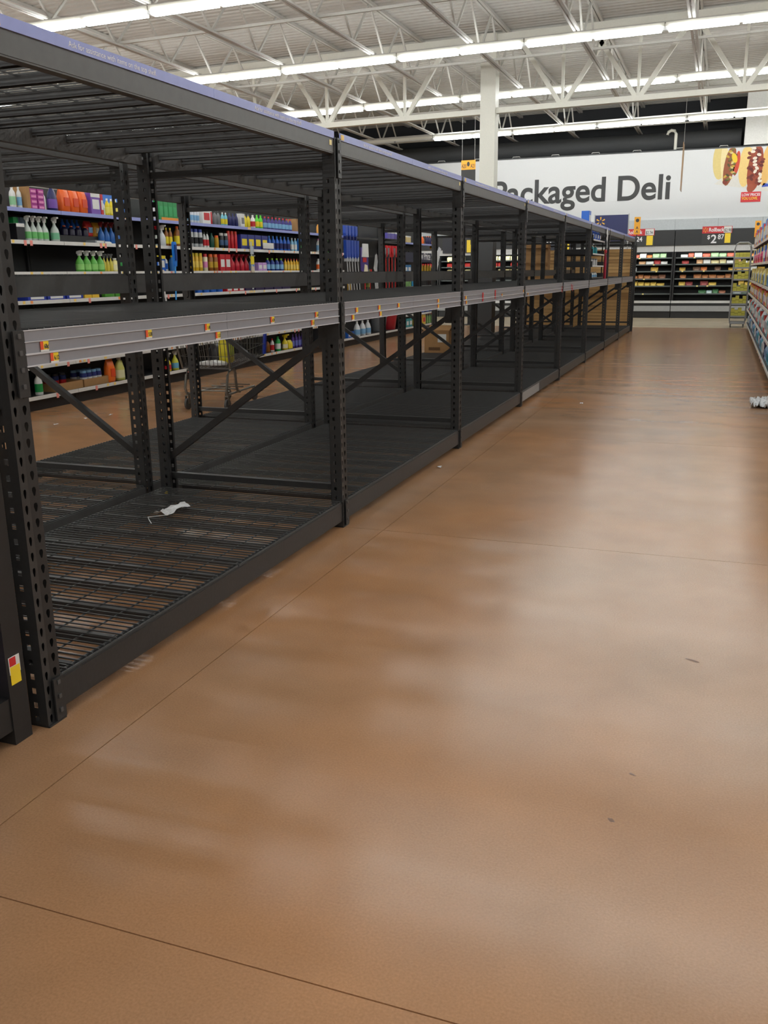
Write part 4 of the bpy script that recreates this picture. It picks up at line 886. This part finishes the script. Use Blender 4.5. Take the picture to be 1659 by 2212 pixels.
for z, cset in ((1.77, ((240, 232, 190), 'cream carton')), (1.58, ((205, 50, 45), 'red tub')), (1.38, ((235, 225, 170), 'pale yellow pack'))):
    for xa in (-9.9, -8.4, -6.9):
        for j in range(5):
            if fg.random() < 0.75:
                o = thing('food_pack', '%s in the cold case seen through the racks' % cset[1], 'food pack', (xa+j*0.2, CY+0.3, z-0.0115), 0, cset[1]+'s through the racks')
                part('tray', wedge(0.17, 0.14, 0.16), pm(*cset[0]), o)
# wall panels over the cases and the deli sign
xs = -10.0
while xs < 5.0:
    struct(tag(link('trim_1', box_mesh('trim_1', xs, xs+1.215, CY+0.55, CY+0.6, 2.551, 2.88, mat('pale_grey_wall_panel', (0.55, 0.58, 0.6), 0.5))), 'pale grey wall panel between case header and deli sign', 'panel', 'wall panels over the cases')); xs += 1.22
SIGNM = mat('white_sign_board', (0.73, 0.745, 0.765), 0.55, var=0.02)
SY = 29.6
o = thing('deli_sign', 'long white hanging wall sign reading Packaged Deli with a hot dog picture', 'sign', (0, SY, 2.88))
part('board', MB().box(-9.6, 5.0, 0, 0.04, 0, 1.93), SIGNM, o); part('top_rail', MB().box(-9.6, 5.0, -0.01, 0.05, 1.931, 1.965), CASEK, o)
for x in np.arange(-8.8, 5, 1.22): part('rail_clip', MB().tube([(x-0.12, -0.02, 1.97), (x-0.1, -0.02, 2.0), (x+0.1, -0.02, 2.0), (x+0.12, -0.02, 1.97)], 0.008, 5), w_, o)
t = text('lettering', 'Packaged Deli', 0.98, (-1.64, -0.006, 0.60), FY, TEXTK, o, 0.002, 0.019, align='RIGHT', sx=1.0, res=10)
wtxt = max(v.co.x for v in t.data.vertices)-min(v.co.x for v in t.data.vertices); t.scale = (5.41/wtxt, 0.68/0.7/0.98*1.0, 1)
hgt = max(v.co.y for v in t.data.vertices); t.scale[1] = 0.70/hgt
# hot dog print
def ell(cx, cz, rx, rz, rot=0.0, n=20): return [(cx+rx*math.cos(a)*math.cos(rot)-rz*math.sin(a)*math.sin(rot), cz+rx*math.cos(a)*math.sin(rot)+rz*math.sin(a)*math.cos(rot)) for a in [2*math.pi*k/n for k in range(n)]]
def prn(name, pts, col, lvl): part(name, MB().poly([(u, max(0.01, min(1.925, v))) for u, v in pts], lambda u, v, t: (u, -t, v), 0.0005*lvl, 0.0005*lvl+0.0012), pm(*col, 0.6), o)
r2 = random.Random(3)
prn('paper', [(-0.45, 0.95), (1.6, 0.6), (1.6, 1.2), (-0.2, 1.15)], (222, 220, 214), 1)
prn('bun', ell(-0.33, 1.62, 0.20, 0.55), (226, 205, 135), 2); prn('bun', ell(-0.2, 1.52, 0.11, 0.58, 0.06), (238, 222, 168), 3)
prn('sausage', ell(-0.06, 1.45, 0.15, 0.56, -0.12), (150, 85, 55), 4); prn('sausage_tip', ell(-0.15, 1.0, 0.07, 0.07), (130, 55, 45), 5)
prn('tomato', ell(0.13, 1.5, 0.08, 0.34, -0.1), (205, 75, 50), 4)
for j in range(26):
    prn('topping', ell(-0.03+r2.uniform(-0.13, 0.12), 1.05+j*0.034, 0.06, 0.032, r2.uniform(-1, 1), 7), ((85, 82, 45), (120, 110, 55), (225, 205, 140), (200, 165, 60))[j % 4], 6+j % 3)
prn('pepper', ell(0.06, 1.65, 0.07, 0.14, 0.35), (238, 205, 55), 10)
prn('bun', ell(0.38, 1.42, 0.19, 0.58, -0.03), (240, 208, 135), 3); prn('bun', ell(0.95, 1.45, 0.16, 0.6, -0.12), (236, 190, 115), 3)
prn('sausage', ell(0.64, 1.35, 0.2, 0.65, -0.08), (160, 75, 50), 5); prn('sausage_tip', ell(0.56, 0.8, 0.1, 0.12), (165, 82, 58), 6)
for j in range(44):
    prn('topping', ell(0.65+r2.uniform(-0.2, 0.19), 0.92+j*0.0225, 0.065, 0.042, r2.uniform(-1, 1), 7), ((118, 48, 40), (135, 60, 48), (105, 42, 36), (240, 228, 212))[j % 4], 7+j % 4)
prn('bun', ell(1.4, 1.45, 0.2, 0.6, 0.05), (225, 165, 95), 3)
ls = part('price_badge', MB().box(0.32, 0.86, -0.012, -0.001, 0.42, 0.70), pm(215, 40, 50), o)
text('badge_lettering', 'LOW PRICES', 0.105, (0.345, -0.0125, 0.585), FY, TEXTW, ls, 0.0006, 0.002, sx=0.83); text('badge_lettering', 'YOU LOVE.', 0.105, (0.345, -0.0125, 0.485), FY, YELLOW, ls, 0.0006, 0.002, sx=0.83)
prn('blue_mark', [(0.86, 0.82), (1.6, 0.86), (1.6, 0.90), (1.1, 0.90), (1.1, 1.02), (1.05, 1.02), (1.05, 0.9), (0.9, 0.93)], (60, 85, 190), 3)
prn('blue_mark', [(0.72, 1.0), (0.85, 1.0), (0.82, 0.92)], (60, 85, 190), 3)
struct(tag(link('trim_2', box_mesh('trim_2', 0.28, 6.0, SY-0.02, SY+0.6, 4.87, 6.3, mat('white_bulkhead', (0.78, 0.78, 0.76), 0.6))), 'white bulkhead above the right end of the deli sign', 'bulkhead'))
# duct and pipes over the sign
DUCT = mat('black_mesh_wrapped_duct', (0.05, 0.052, 0.055), 0.7, var=0.3, scale=80)
tag(part('air_duct', MB().tube([(-20.5, 30.4, 5.12), (0.2, 30.4, 5.15)], 0.28, 18), DUCT, None, True), 'dark mesh-covered air duct running above the deli sign', 'duct')
for i, (z, yy) in enumerate(((5.62, 30.2), (5.78, 30.5), (5.5, 29.3))): tag(part('ceiling_pipe', MB().tube([(-20.5, yy, z-0.1), (0.2, yy, z+0.05)], 0.022, 8), STEELC, None, True), 'thin pale pipe running along the dark upper wall', 'pipe', 'pipes over the deli sign')
px_, = (atX(1455, 300, -2.1)[1],)
tag(part('vent_pipe', MB().tube([(-1.62, 29.75, 2.552), (-1.62, 29.75, 5.3), (-1.66, 29.75, 5.38), (-1.76, 29.75, 5.4), (-1.84, 29.75, 5.36), (-1.86, 29.75, 5.28)], 0.045, 10), WHITEPAINT, None, True), 'white gooseneck pipe rising behind the deli sign', 'pipe')
# price boards on the case headers
def spark(parent, cx, cz, r, material, y):
    for k in range(6):
        a = math.pi/2+k*math.pi/3; c, s2 = math.cos(a), math.sin(a)
        part('spark_ray', MB().poly([(cx+c*r*0.35-s2*r*0.07, cz+s2*r*0.35+c*r*0.07), (cx+c*r*0.35+s2*r*0.07, cz+s2*r*0.35-c*r*0.07), (cx+c*r+s2*r*0.14, cz+s2*r-c*r*0.14), (cx+c*r-s2*r*0.14, cz+s2*r+c*r*0.14)], lambda u, v, t: (u, -t, v), y, y+0.002), material, parent)
SYEL = pm(250, 190, 50)
def rollback(x, z, label, price, cents, was, w=0.82):
    o = thing('rollback_sign', label, 'sign', (x, CY-0.09, z))
    part('board', MB().box(0, w, 0.005, 0.025, 0, 0.30), DKGREY, o); part('red_header', MB().box(0, w, 0.0, 0.025, 0.305, 0.50), pm(200, 40, 50), o)
    part('white_price_box', MB().box(w*0.72, w*0.98, -0.003, -0.0002, 0.315, 0.49), w_, o)
    spark(o, 0.09, 0.40, 0.07, SYEL, 0.003)
    text('rollback_lettering', 'Rollback', 0.15, (0.18, -0.001, 0.355), FY, TEXTW, o, 0.001, 0.003, sx=0.8)
    text('was_price', was, 0.13, (w*0.73, -0.0045, 0.34), FY, TEXTK, o, 0.0008, 0.001, sx=0.7)
    text('price_lettering', '$', 0.15, (0.15, 0.004, 0.15), FY, TEXTW, o, 0.001, 0.004); text('price_lettering', price, 0.33, (0.25, 0.004, 0.035), FY, TEXTW, o, 0.001, 0.006); text('price_lettering', cents, 0.19, (0.44, 0.004, 0.14), FY, TEXTW, o, 0.001, 0.004, sx=0.9)
    part('yellow_card', MB().box(w*0.77, w*0.96, -0.002, 0.004, 0.03, 0.30), YELLOW, o)
rollback(-0.66, 2.12, 'red and black rollback price sign reading $2.87', '2', '87', '$2.98')
rollback(-2.95, 2.10, 'red and black rollback price sign ending in 24 behind the rack end', '2', '24', '$2.74', w=0.95)
o = thing('price_board', 'black price board with a large white 9 seen through the racks', 'sign', (-8.55, CY-0.09, 2.0)); part('board', MB().box(0, 1.0, 0, 0.02, 0, 0.5), pm(30, 32, 45), o); text('price_lettering', '9', 0.42, (0.32, -0.002, 0.06), FY, TEXTW, o, 0.001, 0.008); part('yellow_card', MB().box(0.8, 0.95, -0.004, -0.0005, 0.02, 0.4), YELLOW, o)
o = thing('price_board', 'black price board with a yellow card seen between the rack posts', 'sign', (-5.3, CY-0.09, 2.03)); part('board', MB().box(0, 0.85, 0, 0.02, 0, 0.45), pm(30, 32, 45), o); text('price_lettering', '9', 0.3, (0.1, -0.002, 0.1), FY, TEXTW, o, 0.001, 0.006); part('yellow_card', MB().box(0.5, 0.8, -0.004, -0.0005, 0.02, 0.38), YELLOW, o)
# aisle flags
def flag(label, x, y, z0, z1, w, lines, drop):
    o = thing('aisle_flag', label, 'sign', (x, y, z0)); hh = z1-z0
    part('board', MB().box(-w/2, w/2, 0, 0.012, 0, hh), ORANGE, o); part('bracket', MB().box(-0.012, 0.012, 0.0125, 0.018, -drop, hh*0.5), BLACKP, o)
    part('pin_mark', MB().poly(ell(0, hh*0.8, w*0.28, w*0.28)+[], lambda u, v, t: (u, -t, v), 0.0005, 0.002), TEXTK, o)
    for i, tx in enumerate(lines): text('lettering', tx, w*0.62, (0, -0.002, hh*(0.28-0.22*i)+0.01), FY, TEXTK, o, 0.0008, 0.0015, align='CENTER')
    return o
flag('orange aisle flag reading A 18 at the end of the right-hand shelving', 0.70, 24.06, 2.15, 2.52, 0.13, ['A', '18'], 0.246)
flag('orange aisle flag reading A 21 at the end of the gondola', -7.02, 22.797, 2.0, 2.26, 0.13, ['A', '21'], 0.0)
flag('orange aisle flag with twin pins at the end of the empty racks', -1.955, 22.52, 2.22, 2.61, 0.14, ['A', 'A'], 0.2195)
o = thing('hanging_aisle_sign', 'orange topped hanging aisle sign reading A20 and A21', 'sign', (-6.33, 23.0, 3.45))
part('orange_panel', MB().box(0, 0.36, 0, 0.02, 0.43, 0.65), ORANGE, o); part('dark_panel', MB().box(0, 0.36, 0.002, 0.018, 0, 0.428), DKGREY, o)
text('lettering', 'A20', 0.13, (0.01, -0.002, 0.47), FY, TEXTK, o, 0.0008, 0.001, sx=0.55); text('lettering', 'A21', 0.13, (0.24, -0.002, 0.47), FY, TEXTK, o, 0.0008, 0.001, sx=0.55)
part('pin_mark', MB().poly(ell(0.18, 0.56, 0.035, 0.055), lambda u, v, t: (u, -t, v), 0.0005, 0.002), TEXTK, o)
for xx in (0.02, 0.34): part('hanging_wire', MB().tube([(xx, 0.01, 0.65), (xx, 0.01, zs(ZD, -6.2)-3.45+0.01)], 0.004, 5), STEELC, o)
o = thing('store_sign', 'navy end-cap sign with a yellow spark behind the rack end', 'sign', (-2.99, 23.05, 2.1)); part('board', MB().box(0, 0.77, 0, 0.03, 0, 0.6), pm(32, 40, 95), o); spark(o, 0.13, 0.45, 0.11, SYEL, 0.001); part('frame_post', MB().tube([(0.785, 0.015, -2.1), (0.785, 0.015, 0.62)], 0.012, 6), CHROME, o); part('frame_post', MB().tube([(-0.015, 0.015, -2.1), (-0.015, 0.015, 0.62)], 0.012, 6), CHROME, o)
o = thing('hanging_banner', 'thin edge-on hanging aisle banner in front of the deli sign', 'banner', (-1.14, 24.6, 3.3)); part('banner_sheet', MB().box(-0.006, 0.006, -0.3, 0.3, 0, 1.1), pm(150, 110, 60), o); part('hanging_wire', MB().tube([(0, 0, 1.1), (0, 0, zs(ZD, -1.14)-3.3+0.01)], 0.004, 5), STEELC, o)
o = thing('red_stand', 'dark floor stand with a red box on top beyond the gondola', 'stand', (-6.5, 24.6, 0)); part('stand_post', MB().box(-0.04, 0.04, -0.04, 0.04, 0.02, 1.25), BLACKP, o); part('stand_base', MB().box(-0.2, 0.2, -0.2, 0.2, 0, 0.02), BLACKP, o); part('red_box', MB().box(-0.2, 0.25, -0.15, 0.15, 1.25, 1.42), pm(190, 40, 40), o)
# ================================================================== RIGHT-HAND SHELVING, ROLLING CART
RX = 0.62; RZ = [0.16, 0.48, 0.86, 1.16, 1.53, 1.9]
rl = ['right-hand black shelving section ending at the rolling cart', 'right-hand black shelving section second from the rolling cart', 'right-hand black shelving section third from the rolling cart', 'right-hand black shelving section fourth from the rolling cart', 'right-hand black shelving section fifth from the rolling cart', 'right-hand black shelving section with the loose plastic at its foot']
for i in range(6):
    yb = 24.1-2.44*i
    o, L = gondola('gondola_section', rl[i], RX, -1, yb-2.44, yb, RZ, topblue=False, height=2.2); rail_tags(o, L, RZ, rg, s=-1, n=5)
PAL = {0.16: [('teal wipes pack', 'bag', (40, 165, 190), 0.22), ('white paper bundle', 'bag', (225, 228, 235), 0.26), ('navy box with orange stripe', 'box', (30, 35, 75), 0.26), ('pale blue tissue pack', 'bag', (150, 185, 225), 0.24)],
       0.48: [('aqua soap carton', 'box', (70, 180, 190), 0.22), ('crimson carton', 'box', (195, 50, 45), 0.24), ('white plastic bundle', 'bag', (220, 222, 228), 0.3)],
       0.86: [('scarlet snack box', 'box', (205, 60, 45), 0.22), ('mustard carton', 'box', (215, 180, 80), 0.2), ('lilac bottle', 'bottle', (175, 180, 215), 0.24)],
       1.16: [('cream carton', 'box', (225, 205, 130), 0.26), ('pale yellow bag', 'bag', (225, 210, 110), 0.27), ('light blue bottle', 'bottle', (130, 170, 215), 0.26)],
       1.53: [('yellow family pack', 'box', (225, 195, 60), 0.3), ('cobalt box', 'box', (40, 95, 190), 0.28), ('hot pink tub', 'can', (215, 50, 110), 0.2)],
       1.9: [('fire red box', 'box', (210, 45, 40), 0.33), ('gold carton', 'box', (230, 185, 60), 0.26), ('sky blue box', 'box', (60, 140, 215), 0.36)]}
rr = random.Random(21)
for z in RZ:
    y = 23.95; idx = 0
    while y > 10.2:
        nm, kind, c, hh = PAL[z][idx % len(PAL[z])]; cnt = rr.randint(2, 3); w = rr.uniform(0.15, 0.21); hh = min(hh, {0.16: 0.26, 0.48: 0.32, 0.86: 0.25, 1.16: 0.31, 1.53: 0.31, 1.9: 0.4}[z])
        pts = []
        for q in range(cnt):
            y -= w/2+0.006
            if not any(abs(y-(24.1-2.44*i)) < w/2+0.01 for i in range(7)): pts.append((RX+0.11, y, z+0.0005))
            y -= w/2+0.006
        if pts:
            sec = min(5, int((24.1-pts[0][1])/2.44))
            lb = '%s on the %s shelf, %s right-hand section from the rolling cart' % (nm, {0.16: 'base', 0.48: 'second', 0.86: 'third', 1.16: 'fourth', 1.53: 'fifth', 1.9: 'top'}[z], ('first', 'second', 'third', 'fourth', 'fifth', 'sixth')[sec])
            pr_ = GEN[kind](hh, w*0.95, 0.15, pm(*c), pm(*[min(255, q+30) for q in c]) if kind != 'box' else None, w_ if kind == 'box' else pm(*[max(0, q-40) for q in c]))
            for p in pts:
                oo = thing(nm.replace(' ', '_'), lb, {'bag': 'pack', 'box': 'box', 'bottle': 'bottle', 'can': 'tub'}[kind], p, math.pi, lb)
                for a, me in pr_: link(a, me, oo)
        idx += 1
        if rr.random() < 0.15: y -= 0.15
o = tag(part('loose_plastic', crumple(14, 22, 0.2, 0.55, 0.07, 31), PLAST), 'crumpled clear plastic wrap spilling from the right-hand base shelf', 'plastic'); o.location = (0.49, 10.45, 0.002)
o = thing('rolling_cart', 'tall grey tube rolling cart of yellow boxes at the end of the right-hand shelving', 'cart', (0.43, 24.75, 0))
TUBEG = mat('grey_tube_frame', (0.30, 0.31, 0.32), 0.35, metal=0.4)
for yy in (-0.3, 0.3):
    part('side_frame', MB().tube([(-0.17, yy, 0.1), (-0.19, yy, 0.2), (-0.19, yy, 1.9), (-0.16, yy, 2.0), (-0.1, yy, 2.04), (0.1, yy, 2.04), (0.16, yy, 2.0), (0.19, yy, 1.9), (0.19, yy, 0.2), (0.17, yy, 0.1), (-0.17, yy, 0.1)], 0.016, 8), TUBEG, o, True)
CZ = [0.28, 0.58, 0.88, 1.17, 1.45, 1.69]
for z in CZ+[0.14]:
    part('cart_shelf', MB().box(-0.185, 0.185, -0.285, 0.285, z-0.025, z-0.005), TUBEG, o)
    part('shelf_lip', MB().box(-0.185, 0.185, -0.3, -0.2851, z-0.03, z+0.01), TUBEG, o)
for xx in (-0.15, 0.15):
    for yy in (-0.27, 0.27):
        part('caster', MB().lathe([(0.02, -0.012), (0.04, -0.01), (0.04, 0.01), (0.02, 0.012)], 12), RUBBER, o, True); q = C.objects[-1]; q.location = (xx, yy, 0.04); q.rotation_euler = (0, math.pi/2, 0)
        part('caster_stem', MB().box(xx-0.01, xx+0.01, yy-0.01, yy+0.01, 0.082, 0.12), TUBEG, o)
YB = pm(200, 192, 82, 0.6)
for i, z in enumerate(CZ):
    nb = 4
    for j in range(nb):
        hh = (0.19, 0.15, 0.2, 0.12)[(i+j) % 4] if i < 5 else 0.12
        q = thing('yellow_box', 'pale yellow carton stacked on the grey rolling cart', 'box', (0.43-0.125+j*0.083, 24.75-0.1, z-0.0045), 0, 'yellow cartons on the rolling cart')
        part('carton', MB().box(-0.04, 0.04, -0.15, 0.15, 0, hh), YB, q); part('tape_band', MB().box(-0.0405, 0.0405, -0.1512, -0.1502, hh*0.45, hh*0.55), pm(150, 145, 40), q)
